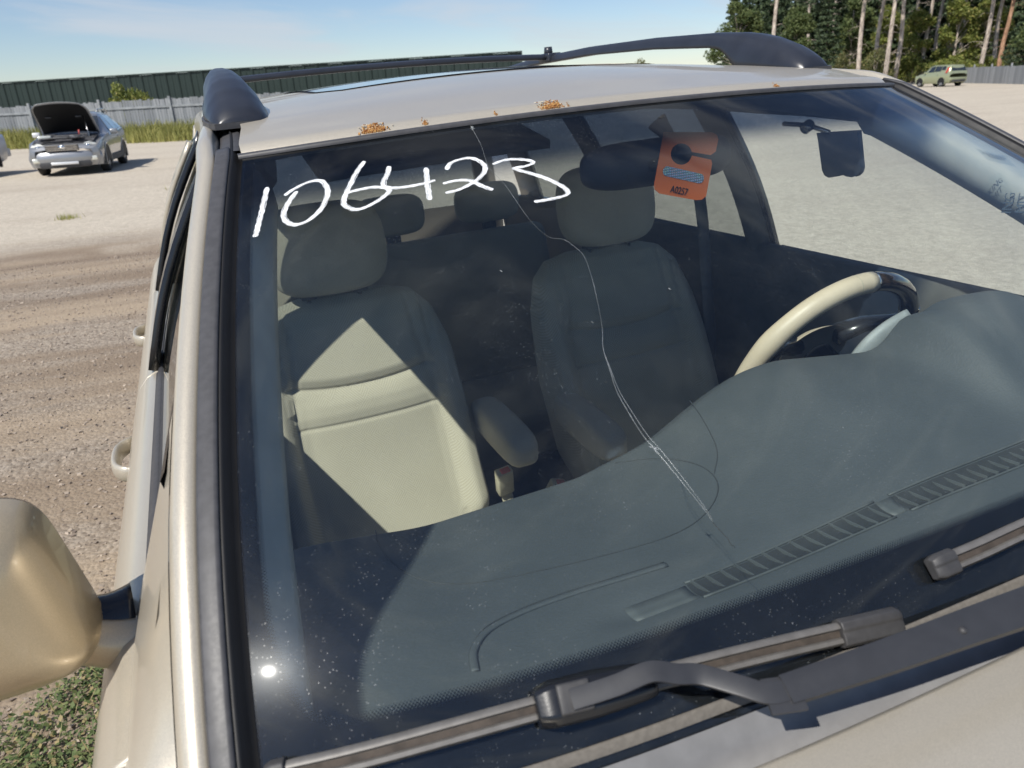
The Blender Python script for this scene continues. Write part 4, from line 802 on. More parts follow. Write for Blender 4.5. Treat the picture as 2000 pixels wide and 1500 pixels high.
tmp = bpy.data.objects.new('tmp', cu); col.objects.link(tmp)
dg = bpy.context.evaluated_depsgraph_get(); me = bpy.data.meshes.new_from_object(tmp.evaluated_get(dg)); bpy.data.objects.remove(tmp)
me.materials.clear(); me.materials.append(M_ink); to = bpy.data.objects.new('tag_text', me); col.objects.link(to); to.parent = tagO
Y_ = Vector((0, -1, 0)); to.matrix_local = Matrix(((ax.x * .82, az_.x, 0, .0096), (0, 0, -1, .5543), (ax.z * .82, az_.z, 0, 1.4872), (0, 0, 0, 1)))
# ------------------------------------------------------------------ background placing: a point at horizontal distance D along the line of sight of a picture column
def at(px, D, z=0.0, py=200):
    d = fv + rv * ((px - 1000) / 1456.85) + uv_ * ((750 - py) / 1456.85); k = D / math.hypot(d.x, d.y); return Vector((cp.x + d.x * k, cp.y + d.y * k, z))
def dupe(o, M=None, parent=None):
    c = o.copy(); col.objects.link(c); c.parent = parent
    for ch in o.children: dupe(ch, None, c)
    if M is not None: c.matrix_world = M
    return c
# gravel stones near the car
pb = MB(); r = random.Random(11)
def stones(n, x0, x1, y0, y1, smin, smax):
    b = MB()
    for _ in range(n):
        x, y = r.uniform(x0, x1), y0 + (y1 - y0) * r.random() ** 1.5; s_ = smin + (smax - smin) * r.random() ** 3
        R = Matrix.Rotation(r.uniform(0, 6.28), 3, 'Z') @ Matrix.Rotation(r.uniform(-.5, .5), 3, 'X')
        k = len(b.V); b.box((x, y, ground_h(x, y) + s_ * .15), (s_ * r.uniform(.6, 1), s_ * r.uniform(.45, .8), s_ * r.uniform(.35, .6)), R)
        for i in range(k, k + 8):
            p = Vector(b.V[i]); c = Vector((x, y, ground_h(x, y) + s_ * .15)); b.V[i] = tuple(c + (p - c) * r.uniform(.55, 1.05))
    return b
t = NT('gravel_stones'); g_ = t.node('ShaderNodeNewGeometry'); rr_ = g_.outputs['Random Per Island']
t.p(Base_Color=t.mix(rr_, (.19, .15, .12), (.46, .38, .30)), Roughness=.9, Normal=t.bump(t.noise(t.coord(), 200, 3), .4, .002)); M_stone = t.m
gs = stones(14000, -3.6, -.95, .75, 9.0, .003, .014); tag(gs.build('gravel', M_stone, None, False), 'loose gravel stones scattered beside the gold SUV', 'gravel', kind='stuff')
# weeds by the front wheel
t = NT('weed_leaf'); g_ = t.node('ShaderNodeNewGeometry'); rr_ = g_.outputs['Random Per Island']
cl = t.mix(t.ramp(rr_, 0, .8), (.06, .10, .028), (.19, .23, .085)); cl = t.mix(t.ramp(rr_, .80, .86), cl, (.34, .27, .13))
t.p(Base_Color=cl, Roughness=.7, Transmission_Weight=0.); 
tl_ = t.node('ShaderNodeBsdfTranslucent', i_Color=cl); t.shader(t.node('ShaderNodeMixShader', i_Fac=.25, i_1=t.b.outputs[0], i_2=tl_.outputs[0]).outputs[0]); M_weed = t.m
wd = MB()
cl_ = [(r.uniform(-2.5, -.92), r.uniform(-.6, 1.12)) for _ in range(210)]
for i in range(30000):
    cx_, cy_c = r.choice(cl_); x, y = r.gauss(cx_, .085), r.gauss(cy_c, .07)
    if y > 1.06 + .12 * math.sin(x * 9): continue
    z = ground_h(x, y); L_ = r.uniform(.008, .024); a = r.uniform(0, 6.28); e = r.uniform(-.1, .9); h = abs(r.gauss(0, .022))
    d = Vector((math.cos(a) * math.cos(e), math.sin(a) * math.cos(e), math.sin(e))); s_ = Vector((-math.sin(a), math.cos(a), r.uniform(-.3, .3))) * (L_ * .32); p = Vector((x, y, z + h))
    if r.random() < .15: L_ *= 3.2; s_ *= .22
    wd.add([p, p + d * L_ * .5 + s_, p + d * L_, p + d * L_ * .5 - s_], [(0, 1, 2, 3)])
tag(wd.build('weeds', M_weed, None, False), 'low green and dry weeds growing on the gravel below the door mirror', 'weeds', kind='stuff')
# tall grass along the left fence
t = NT('tall_grass'); g_ = t.node('ShaderNodeNewGeometry'); rr_ = g_.outputs['Random Per Island']; nn_ = t.noise(t.coord(), .9, 3)
cl = t.mix(t.math('ADD', t.math('MULTIPLY', rr_, .5), t.math('MULTIPLY', nn_, .55)), (.16, .20, .045), (.52, .47, .17))
t.p(Base_Color=cl, Roughness=.8); tl_ = t.node('ShaderNodeBsdfTranslucent', i_Color=cl); t.shader(t.node('ShaderNodeMixShader', i_Fac=.3, i_1=t.b.outputs[0], i_2=tl_.outputs[0]).outputs[0]); M_grass = t.m
FA, FB = Vector((-8.1, 45.6, 0)), Vector((-.2, 42.0, 0)); fd_ = (FB - FA).normalized(); fn_ = Vector((fd_.y, -fd_.x, 0))
gb = MB()
for i in range(16000):
    s_ = r.uniform(-14, 16); q = abs(r.gauss(0, 1.0)); p = FA + fd_ * s_ + fn_ * (.12 + min(q, 2.3) + .25 * math.sin(s_ * .9)); h = r.uniform(.5, 1.05) * (1.05 - .22 * min(q, 2.3)); a = r.uniform(0, 6.28); w_ = r.uniform(.015, .04)
    ln_ = Vector((r.gauss(0, .18), r.gauss(0, .18), 0)) * h; sd = Vector((math.cos(a), math.sin(a), 0)) * w_
    gb.add([p - sd, p + sd, p + ln_ * .4 + Vector((0, 0, h * .6)) + sd * .6, p + ln_ + Vector((0, 0, h)), p + ln_ * .4 + Vector((0, 0, h * .6)) - sd * .6], [(0, 1, 2, 3, 4)])
tag(gb.build('tall_grass', M_grass, None, False), 'tall yellow green grass growing along the grey board fence', 'grass', kind='stuff')
# dry grass tufts out on the lot
for k, (px, D) in enumerate(((70, 14.3), (312, 17.5), (115, 36))):
    b = MB(); c = at(px, D)
    for i in range(90):
        a = r.uniform(0, 6.28); h = r.uniform(.04, .12); p = c + Vector((r.gauss(0, .09), r.gauss(0, .09), 0)); d = Vector((math.cos(a), math.sin(a), 0)); b.add([p, p + d * h * .4 + Vector((0, 0, h)), p + Vector((d.y, -d.x, 0)) * .012], [(0, 1, 2)])
    tag(b.build('grass_tuft', M_grass, None, False), ['small grass tuft on bare gravel at the left edge', 'small grass tuft on the gravel beside the gold SUV pillar', 'small grass tuft on the gravel in front of the tall grass'][k], 'grass tuft', 'grass tufts on the lot', 'stuff')
# ------------------------------------------------------------------ fences and green wall
t = NT('grey_weathered_boards'); v = t.coord(); g_ = t.node('ShaderNodeNewGeometry')
t.p(Base_Color=t.mix(t.math('ADD', t.math('MULTIPLY', g_.outputs['Random Per Island'], .6), t.math('MULTIPLY', t.noise(t.coord('Object', (6, 6, .6)), 3, 5), .4)), (.15, .162, .175), (.31, .322, .335)), Roughness=.85); M_board = t.m
M_post = simple('grey_fence_post', (.27, .285, .295), .8, var=.2, scale=4)
def board_fence(name, A, B, H, label, pitch=.145, post=3.6, ph=.12, rails=(.35, .82), wob=.04):
    f = empty(name, Matrix.Translation(A)); tag(f, label, 'fence'); d = (B - A); Ln = d.length; d.normalize(); nrm = Vector((d.y, -d.x, 0)); np_ = int(Ln / post); rr = random.Random(len(label))
    Rz = Matrix(((d.x, nrm.x, 0), (d.y, nrm.y, 0), (0, 0, 1)))
    for k in range(np_):
        b = MB(); x = k * post
        while x < (k + 1) * post - .02:
            h = H + rr.uniform(-wob, wob); b.box(d * (x + pitch / 2) + nrm * rr.uniform(-.012, .012) + Vector((0, 0, h / 2)), (pitch * .46, .011, h / 2), Rz @ Matrix.Rotation(rr.uniform(-.012, .012), 3, 'Y')); x += pitch
        tag(b.build('board_panel', M_board, f, False), kind='stuff')
        for z in rails: MB().box(d * ((k + .5) * post) + nrm * .035 + Vector((0, 0, H * z)), (post / 2 - .01, .022, .05), Rz).build('fence_rail', M_post, f, False)
        MB().box(d * (k * post) + nrm * .06 + Vector((0, 0, (H + ph) / 2)), (.055, .05, (H + ph) / 2), Rz).build('fence_post', M_post, f, False)
    return f
board_fence('board_fence', FA - fd_ * 13.4, FB + fd_ * 9, 1.93, 'grey weathered board fence behind the silver car with raised hood')
RA, RB = at(2000, 70), at(1758, 104); rd_ = (RB - RA).normalized()
board_fence('board_fence', RA - rd_ * 34, RB + rd_ * 25, 1.30, 'low grey board fence behind the green hatchback in front of the pines', .17, 4.2, .22, (.3, .8), .03)
t = NT('dark_green_sheet'); v = t.coord(); t.p(Base_Color=t.mix(t.ramp(t.noise(v, .8, 5), .3, .7), (.007, .017, .0135), (.012, .025, .020)), Roughness=.5); M_green = t.m
GA, GB = Vector((-11.5, 65.9, 0)), Vector((8.1, 53.0, 0)); gd = (GB - GA).normalized(); gn = Vector((gd.y, -gd.x, 0))
GA2 = GA - gd * 22; GH = 3.62
gw = empty('sheet_metal_wall', Matrix.Translation(GA2)); tag(gw, 'long dark green ribbed sheet metal wall beyond the grey fence', 'wall')
PW = .92; pr = [(0, 0), (.06, -.075), (.17, -.075), (.23, 0), (.52, 0), (.545, -.025), (.60, -.025), (.625, 0), (PW, 0)]
b = MB(); V = [gd * x + gn * (-y) + Vector((0, 0, z)) for z in (0, GH) for x, y in pr]; n = len(pr); b.add(V, [(i, i + 1, n + i + 1, n + i) for i in range(n - 1)]); p0 = b.build('wall_panel', M_green, gw, False); solid(p0, .004)
for k in range(1, 65): c = p0.copy(); col.objects.link(c); c.parent = gw; c.location = gd * (PW * k) + Vector((0, 0, .012 * ((k * 7) % 3)))
MB().box(gd * (PW * 32.5) + gn * .05 + Vector((0, 0, GH + .05)), (PW * 32.5, .06, .035), Matrix(((gd.x, gn.x, 0), (gd.y, gn.y, 0), (0, 0, 1)))).build('wall_cap', M_green, gw, False)
# ------------------------------------------------------------------ vegetation
def leafmat(name, a, b, c=None, tr=.3):
    t = NT(name); g_ = t.node('ShaderNodeNewGeometry'); n1 = t.noise(t.coord(), .9, 4)
    cl = t.mix(t.ramp(t.math('ADD', t.math('MULTIPLY', g_.outputs['Random Per Island'], .5), t.math('MULTIPLY', n1, .7)), .25, .95), a, b)
    if c: cl = t.mix(t.ramp(g_.outputs['Random Per Island'], .86, .93), cl, c)
    t.p(Base_Color=cl, Roughness=.65); tl_ = t.node('ShaderNodeBsdfTranslucent', i_Color=cl); t.shader(t.node('ShaderNodeMixShader', i_Fac=tr, i_1=t.b.outputs[0], i_2=tl_.outputs[0]).outputs[0]); return t.m
M_lf = [leafmat('bush_leaf_light', (.11, .145, .028), (.28, .30, .07), (.36, .32, .10)), leafmat('bush_leaf_olive', (.085, .10, .032), (.21, .21, .08), (.30, .24, .11)), leafmat('conifer_dark', (.030, .052, .026), (.10, .14, .065)), leafmat('deciduous_mid', (.055, .09, .026), (.16, .19, .065))]
t = NT('pine_bark'); v = t.coord('Object', (1, 1, .22)); s_z = t.node('ShaderNodeSeparateXYZ', i_Vector=t.coord())
bk_ = t.mix(t.ramp(t.noise(v, 9, 6, .7), .35, .65), (.22, .18, .145), (.60, .52, .44)); t.p(Base_Color=bk_, Roughness=.9, Normal=t.bump(t.noise(v, 14, 5), .8, .05)); M_bark = t.m
t = NT('red_pine_bark'); v = t.coord('Object', (1, 1, .22)); t.p(Base_Color=t.mix(t.ramp(t.noise(v, 9, 6, .7), .35, .65), (.22, .12, .07), (.50, .30, .19)), Roughness=.9, Normal=t.bump(t.noise(v, 14, 5), .8, .05)); M_bark2 = t.m
def leaves(b, c, rad, n, size, rr, flat=1.0, droop=0.):
    for _ in range(n):
        d = Vector((rr.gauss(0, 1), rr.gauss(0, 1), rr.gauss(0, 1))).normalized() * (rr.random() ** .45); p = Vector(c) + Vector((d.x * rad, d.y * rad, d.z * rad * flat))
        a = Vector((rr.gauss(0, 1), rr.gauss(0, 1), rr.gauss(0, .7) - droop)).normalized(); s_ = a.orthogonal().normalized(); s_ = (Matrix.Rotation(rr.uniform(0, 6.28), 3, a) @ s_); L_ = size * rr.uniform(.6, 1.3)
        b.add([p - a * L_ * .5, p + s_ * L_ * .3, p + a * L_ * .5, p - s_ * L_ * .3], [(0, 1, 2, 3)])
def make_bush(H, W, n, size, mat, seed, flat=.75):
    rr = random.Random(seed); b = MB(); tr = MB()
    for k in range(14):
        a = rr.uniform(0, 6.28); q = rr.random() ** .6 * W; z = H * rr.uniform(.18, .82) * (1 - .25 * q / W); rad = H * rr.uniform(.15, .27); c = (math.cos(a) * q, math.sin(a) * q, z); leaves(b, c, rad, n // 14, size, rr, flat)
        tr.tube([(0, 0, 0), (c[0] * .4, c[1] * .4, c[2] * .5), c], [.05, .03, .01], 5)
    e = empty('bush'); b.build('crown', mat, e, False); tr.build('stem', M_bark, e); return e
def make_pine(H, seed, mat_b, crown0, lean):
    rr = random.Random(seed); e = empty('pine_tree'); P = []; x = y = 0
    for k in range(10): P.append((lean * H * (k / 9) + .12 * math.sin(k * 1.3 + seed), .10 * math.sin(k * .9 + seed * 2), H * k / 9))
    tk = MB(); tk.tube(P, [.21 * (1 - .75 * k / 9) + .02 for k in range(10)], 9); b = MB()
    def pt(z): f = z / H * 9; i = min(8, int(f)); f -= i; return Vector(P[i]).lerp(Vector(P[i + 1]), f)
    for k in range(14):      # bare dead branches
        z = rr.uniform(2.0, crown0 + 1); a = rr.uniform(0, 6.28); L_ = rr.uniform(.5, 1.8); q = pt(z); tk.tube([q, q + Vector((math.cos(a) * L_ * .6, math.sin(a) * L_ * .6, rr.uniform(-.1, .2))), q + Vector((math.cos(a) * L_, math.sin(a) * L_, rr.uniform(-.5, .1)))], [.025, .016, .006], 4)
    for k in range(26):
        z = crown0 + (H - crown0) * (k + .5) / 26; a = k * 2.4 + rr.uniform(-.4, .4); L_ = (2.4 * (1 - (z - crown0) / (H - crown0)) ** .7 + .5) * rr.uniform(.7, 1.1); q = pt(z); t_ = q + Vector((math.cos(a) * L_, math.sin(a) * L_, .25 * L_)); tk.tube([q, t_], [.035, .01], 4)
        for f in (.5, .8, 1.0): leaves(b, q.lerp(t_, f), .55, 34, .30, rr, .6)
    b.build('crown', M_lf[2], e, False); tk.build('trunk', mat_b, e); return e
def make_fir(H, seed, mat, n=2600, ls=.26):
    rr = random.Random(seed); e = empty('fir_tree'); tk = MB(); tk.tube([(0, 0, 0), (0, 0, H)], [.13, .02], 7); b = MB(); k = 0
    for z in lin(.4, H - .2, 16):
        L_ = (1 - z / H) ** .8 * H * .27 + .15
        for j in range(7):
            a = j * .9 + k * 1.7 + rr.uniform(-.2, .2); l2 = L_ * rr.uniform(.75, 1.1); tk.tube([(0, 0, z), (math.cos(a) * l2, math.sin(a) * l2, z - .25 * l2)], [.03, .008], 4)
            for f in (.35, .65, .95): leaves(b, (math.cos(a) * l2 * f, math.sin(a) * l2 * f, z - .25 * l2 * f), .34 + .10 * f, n // 336, ls, rr, .5, .4)
        k += 1
    b.build('crown', mat, e, False); tk.build('trunk', M_bark, e); return e
def make_broad(H, seed, mat, n=8500):
    rr = random.Random(seed); e = empty('broadleaf_tree'); tk = MB(); tk.tube([(0, 0, 0), (.1, 0, H * .3), (0, .1, H * .7)], [.16, .12, .05], 7); b = MB()
    for k in range(26):
        a = rr.uniform(0, 6.28); z = H * rr.uniform(.16, .95); q = H * .30 * math.sin(min(1, (1.05 - z / H) * 1.5) * 1.57) * rr.random() ** .5; c = (math.cos(a) * q, math.sin(a) * q, z); tk.tube([(0, 0, min(z * .7, H * .65)), c], [.05, .01], 4); leaves(b, c, H * rr.uniform(.075, .13), n // 26, .27, rr, .8)
    b.build('crown', mat, e, False); tk.build('trunk', M_bark, e); return e
def place(o, p, rz, s_, first):
    M = Matrix.Translation(p) @ Matrix.Rotation(rz, 4, 'Z') @ Matrix.Diagonal((s_, s_, s_, 1))
    if first: o.matrix_world = M; return o
    return dupe(o, M)
pines = [make_pine(17, 1, M_bark, 8.5, .004), make_pine(18, 2, M_bark, 9.0, -.008), make_pine(16, 3, M_bark2, 8.0, .012)]
used = set()
PL = [(1503, 84, 1, 'pale pine trunk standing alone at the left edge of the wood'), (1565, 118, 0, None), (1612, 120, 1, None), (1668, 84, 0, 'pale pine trunk right of the lone trunk above the roof rail end'), (1702, 92, 1, 'slim pine just right of the roof rail end, left of a close pair'), (1722, 80, 0, 'left pine of the close pair above the roof corner'), (1741, 88, 1, 'right pine of the close pair above the roof corner'), (1768, 112, 0, None), (1792, 98, 1, 'leaning pale pine directly above the front of the green hatchback'), (1812, 104, 0, 'pale pine trunk above the roof of the green hatchback'), (1834, 100, 1, 'pale pine trunk above the tailgate of the green hatchback'), (1858, 108, 0, None), (1905, 92, 1, 'slim pine between the green hatchback and the reddish pine'), (1925, 98, 0, 'pine trunk close behind the reddish pine'), (1940, 90, 2, 'thick reddish barked pine near the right edge of the picture'), (1985, 96, 0, None), (2025, 86, 1, None), (2075, 80, 0, None), (2140, 90, 1, None)]
for k, (px, D_, kd, lb) in enumerate(PL):
    o = place(pines[kd], at(px, D_), k * 1.3, 1.0 + .06 * math.sin(k * 2.1), kd not in used); used.add(kd)
    tag(o, lb or 'bare pine trunk deep inside the wood among the dark firs', 'pine tree', 'pine trees of the wood' if lb else 'pines deep in the wood')
firs = [make_fir(9, 21, M_lf[2], 6700, .34), make_fir(8, 22, M_lf[2], 6700, .34)]; used = set()
FL = [(1602, 96, 1.0, 'dark fir with drooping boughs behind the far roof rail'), (1448, 126, 1.2, None), (1500, 124, 1.35, None), (1550, 128, 1.5, None), (1590, 126, 1.4, None), (1640, 124, 1.6, None), (1690, 122, 1.5, None), (1740, 124, 1.6, None), (1790, 120, 1.5, None), (1840, 120, 1.6, None), (1890, 118, 1.5, None), (1945, 116, 1.6, None), (1990, 112, 1.5, None), (2050, 112, 1.6, None), (1980, 82, .72, 'young dark fir right of the reddish pine trunk'), (1720, 140, 2.0, None), (1850, 140, 2.0, None), (1950, 138, 2.0, None), (1600, 142, 1.9, None), (2110, 100, 1.5, None), (1425, 134, 1.15, None), (1470, 130, 1.4, None), (1522, 132, 1.5, None), (1615, 134, 1.6, None), (1665, 132, 1.6, None), (1765, 132, 1.6, None), (1815, 130, 1.6, None), (1915, 128, 1.6, None), (1970, 126, 1.6, None)]
for k, (px, D_, s_, lb) in enumerate(FL):
    kd = k % 2; o = place(firs[kd], at(px, D_), k * .9, s_ * (1.25 if lb is None else 1), kd not in used); used.add(kd); tag(o, lb or 'dark fir filling the gaps deep inside the wood', 'fir tree', 'young firs of the wood' if lb else 'firs deep in the wood')
bro = [make_broad(9, 31, M_lf[3]), make_broad(8, 32, M_lf[0])]; used = set()
for k, (px, D_, s_, kd, lb) in enumerate([(1432, 112, 1.25, 0, 'green broadleaf tree at the left end of the wood against the sky'), (1470, 104, .8, 1, 'yellow green broadleaf tree just right of the wood edge'), (1850, 98, 1.0, 1, 'bright yellow green tree behind the green hatchback'), (1775, 98, .9, 1, 'yellow green tree between the trunks above the roof corner'), (1545, 110, 1.1, 0, 'mid green broadleaf tree behind the lone pale trunk'), (2040, 78, .9, 0, 'broadleaf tree just past the reddish pine'), (1650, 110, 1.15, 0, 'mid green broadleaf tree between the pale pines right of the dark fir'), (1905, 104, 1.0, 1, 'yellow green broadleaf tree left of the reddish pine'), (1720, 108, 1.05, 1, 'yellow green broadleaf tree behind the close pair of pines')]):
    o = place(bro[kd], at(px, D_), k * 1.1, s_, kd not in used); used.add(kd); tag(o, lb, 'tree', 'broadleaf trees of the wood')
bu = [make_bush(3.2, 1.7, 3000, .20, M_lf[1], 41), make_bush(2.8, 1.5, 3000, .19, M_lf[0], 42)]; used = set()
for k, (px, D_, s_, kd, lb) in enumerate([(1580, 92, 1.0, 0, 'olive bush low behind the far roof rail foot'), (1650, 90, 1.1, 0, 'olive bush at the foot of the pale pine'), (1700, 86, 1.15, 0, 'large olive bush above the roof corner'), (1750, 112, 1.2, 0, 'olive bush left of the green hatchback'), (1800, 96, 1.1, 1, 'light green bush behind the hood of the hatchback'), (1850, 94, 1.15, 1, 'light green bush right behind the tailgate of the hatchback'), (1890, 92, .95, 1, 'light green bush right of the hatchback behind the fence'), (1960, 88, .9, 0, 'olive bush behind the fence at the right edge'), (1490, 110, 1.2, 1, 'light green bush at the left end of the wood'), (1620, 104, 1.25, 0, 'olive bush between the dark fir and the pale pine'), (1680, 106, 1.3, 1, 'yellow green bush behind the large olive bush'), (1728, 100, 1.2, 0, 'olive bush at the foot of the close pair of pines'), (1772, 100, 1.2, 1, 'light green bush left of the hatchback behind the fence'), (1925, 96, 1.1, 1, 'light green bush at the foot of the reddish pine')]):
    o = place(bu[kd], at(px, D_), k * 1.9, s_, kd not in used); used.add(kd); tag(o, lb, 'bush', 'bushes along the wood')
for k, (px, D_, s_, kd, lb) in enumerate([(264, 52, 1.30, 1, 'small green tree poking above the grey fence before the green wall'), (630, 50, .62, 0, 'dry shrub seen under the crossbar left of the roof'), (820, 49, .80, 1, 'yellow green shrub seen under the crossbar over the roof'), (1255, 60, .95, 0, 'shrub peeking over the roof below the far roof rail')]):
    o = dupe(bu[kd], Matrix.Translation(at(px, D_)) @ Matrix.Rotation(k, 4, 'Z') @ Matrix.Diagonal((s_ * .62, s_ * .62, s_ * 1.12, 1))); tag(o, lb, 'shrub', 'shrubs by the green wall')

# ------------------------------------------------------------------ other cars on the lot
M_silver = paint('silver_paint', (.31, .32, .335), .5, damt=.15); M_white = paint('pale_silver_paint', (.72, .73, .74), .15, damt=.12); M_soul = paint('pale_green_paint', (.33, .355, .22), .3, damt=.10)
M_dark = NT('dark_car_glass').p(Base_Color=(.02, .025, .03), Roughness=.06, Coat_Weight=1.).m
M_lampg = NT('lamp_lens').p(Base_Color=(.70, .70, .62), Roughness=.15, Coat_Weight=1., Metallic=.3).m
M_redlamp = NT('red_lamp').p(Base_Color=(.50, .03, .02), Roughness=.2, Coat_Weight=1.).m
M_clad = simple('dark_cladding', (.045, .045, .048), .6); M_engine = simple('engine_clutter', (.06, .06, .065), .5, var=.8, scale=14)
class Car:
    def __init__(s, name, st, paint_, label, cat, M, zc=.5, clad=None):
        s.e = empty(name, M); tag(s.e, label, cat); s.st = st; s.p = paint_; s.ys = [q[0] for q in st]
        b = MB(); b.grid(lambda y, k: s.ring(y, k), s.fine(), range(17)); o = b.build('body', paint_, s.e); autosmooth(o, 38); s.body = o
        k = 17; n = len(s.fine())
    def fine(s):
        out = []
        for a, c in zip(s.ys[:-1], s.ys[1:]): out += lin(a, c, 5)[:-1]
        return out + [s.ys[-1]]
    def par(s, y): return [cr1(s.ys, [q[i] for q in s.st], y) for i in range(1, 7)]
    def half(s, y):
        wl, zl, wm, zb, wr, zt = s.par(y); wb = wm * .955
        return [(0, zl), (wl * .92, zl), (wl, zl + .10), (wm, zl + (zb - zl) * .55), (wm * .99, zb - .10), (wb, zb), (wr, max(zb + .002, zt - .06)), (wr * .82, zt), (0, zt + .012)]
    def ring(s, y, k):
        h = s.half(y); q = h[k] if k <= 8 else h[16 - k]; return Vector((q[0] if k <= 8 else -q[0], y, q[1]))
    def sidew(s, y, f, sg, off=.02):
        h = s.half(y); a, c = h[5], h[6]; return Vector((sg * (a[0] + (c[0] - a[0]) * f + off), y, a[1] + (c[1] - a[1]) * f))
    def window(s, y0, y1, sg, f0=.10, f1=.93, sl0=0, sl1=0, mat=None, name='side_window'):
        b = MB(); b.grid(lambda i, f: s.sidew(y0 + (y1 - y0) * i + (sl0 * (1 - i) + sl1 * i) * f, f, sg), lin(0, 1, 8), lin(f0, f1, 5)); return b.build(name, mat or M_dark, s.e)
    def screen(s, y0, y1, name, wf=.86, f0=.10, f1=.92):
        b = MB(); b.grid(lambda u, f: (lambda y: Vector((u * s.par(y)[4] * wf, y, s.par(y)[5] + .018 - .012 * u * u)))(y0 + (y1 - y0) * f), lin(-1, 1, 9), lin(f0, f1, 6)); return b.build(name, M_dark, s.e)
    def wheels(s, ya, x, R, arch=True, rim=None):
        for y in ya:
            for sg in (-1, 1):
                w_ = empty('wheel', None, s.e); w_.location = (sg * x, y, R); prof = [(R * .62, -.10), (R * .9, -.11), (R, -.085), (R, .085), (R * .9, .11), (R * .62, .10)]
                b = MB(); b.grid(lambda a, k: (prof[k][1], prof[k][0] * math.cos(a), prof[k][0] * math.sin(a)), lin(0, 2 * math.pi, 29)[:-1], range(6), closed=True); b.build('tyre', M_tyre, w_)
                b = MB(); b.grid(lambda a, k: (sg * [.085, .06, .07][k], R * [.63, .56, .02][k] * math.cos(a), R * [.63, .56, .02][k] * math.sin(a)), lin(0, 2 * math.pi, 25)[:-1], range(3), closed=True)
                for j in range(7): a = j * .8976; b.tube([(sg * .085, R * .08 * math.cos(a), R * .08 * math.sin(a)), (sg * .09, R * .6 * math.cos(a), R * .6 * math.sin(a))], R * .085, 5)
                b.build('rim', rim or M_alloy, w_)
                if arch:
                    h = s.half(y); b = MB(); b.grid(lambda a, k: Vector((sg * (h[3][0] + [.004, .012, .010, -.12][k]), y + R * [1.30, 1.28, 1.13, 1.12][k] * math.cos(a), R + R * [1.30, 1.28, 1.13, 1.12][k] * math.sin(a))), lin(-.35, math.pi + .35, 22), range(4)); b.build('wheel_arch', s.archmat if hasattr(s, 'archmat') else s.p, s.e)
                    b = MB(); b.grid(lambda a, k: Vector((sg * (h[3][0] + .006), y + R * 1.15 * k * math.cos(a), R + R * 1.15 * k * math.sin(a))), lin(-.4, math.pi + .4, 22), [.05, 1]); b.build('arch_liner', M_black, s.e)
def rotM(p, phi): return Matrix.Translation(p) @ Matrix.Rotation(phi, 4, 'Z')
# silver wagon with its hood up
phi = -math.atan2(.10, .995); org = Vector((-3.30, 24.85, 0))
SUB = [(-2.36, .62, .34, .70, .66, .60, .68), (-2.28, .80, .24, .84, .72, .70, .76), (-1.95, .86, .22, .90, .84, .76, .88), (-.95, .88, .22, .91, .96, .78, .985), (-.80, .88, .22, .91, .98, .76, 1.02), (-.05, .88, .22, .91, 1.00, .60, 1.52), (.35, .88, .22, .91, 1.01, .59, 1.565), (1.5, .88, .22, .91, 1.03, .57, 1.53), (2.05, .87, .24, .90, 1.05, .55, 1.46), (2.38, .82, .30, .86, 1.02, .66, 1.08), (2.42, .70, .40, .76, .80, .60, .86)]
cS = Car('station_wagon', SUB, M_silver, 'silver station wagon with its hood propped open facing the camera', 'car', rotM(org, phi))
cS.archmat = M_silver; cS.wheels((-1.42, 1.33), .78, .34)
for sg in (-1, 1):
    cS.window(-.28, .44, sg, sl0=.30); cS.window(.50, 1.22, sg); cS.window(1.28, 1.86, sg, sl1=-.12)
    MB().tube([(sg * .58, .10, 1.56), (sg * .585, .25, 1.62), (sg * .57, 1.2, 1.63), (sg * .55, 1.75, 1.58), (sg * .55, 1.85, 1.51)], .022, 6).build('roof_rail', M_silver, cS.e)
    bev(MB().box((sg * 1.00, -.42, 1.02), (.10, .05, .07)).build('door_mirror', M_white if sg < 0 else M_silver, cS.e), .03)
    b = MB(); b.grid(lambda a, k: Vector((sg * (.63 + .17 * k * math.cos(a)), -2.24 + .10 * abs(.63 + .17 * k * math.cos(a) - .45) * 2.2 + .05 * k * math.sin(a), .735 + .11 * k * math.sin(a))), lin(0, 2 * math.pi, 21)[:-1], [.05, .8, 1.0], closed=True); hl = b.build('headlight', M_lampg, cS.e)
    MB().tube([(sg * .60, -2.29, .74), (sg * .60, -2.25, .74)], .055, 12).build('headlight_bowl', M_chrome, hl)
    bev(MB().box((sg * .66, -2.33, .42), (.12, .04, .06)).build('fog_light', M_lampg, cS.e), .02)
    MB().tube([(sg * .89, .55, .86), (sg * .935, .62, .86), (sg * .89, .75, .86)], .015, 6).build('door_handle', M_silver, cS.e)
    MB().box((sg * .90, .0, .33), (.025, 1.0, .07)).build('sill_cladding', M_clad, cS.e, False)
b = MB(); b.grid(lambda u, f: Vector((u * (.72 - .10 * f), -.97 + .85 * f, 1.005 + .49 * f - .02 * u * u)), lin(-1, 1, 9), lin(.06, .95, 5)); b.build('windscreen', M_dark, cS.e)
b = MB(); b.grid(lambda u, k: Vector((u * [.84, .88, .90, .86][k], -2.38 - .07 * (1 - u * u) + .20 * abs(u) ** 4 + [.04, .0, -.02, .05][k], [.62, .56, .44, .24][k])), lin(-1, 1, 21), range(4)); b.build('front_bumper', M_silver, cS.e)
b = MB(); b.grid(lambda u, k: Vector((u * [.60, .64, .60][k], -2.475 + .08 * u * u + [.0, -.012, .01][k], [.37, .30, .22][k])), lin(-1, 1, 13), range(3)); b.build('lower_grille', M_clad, cS.e)
b = MB(); b.box((0, -2.49, .335), (.33, .02, .035), None, .01); b.build('skid_plate', M_white, cS.e)
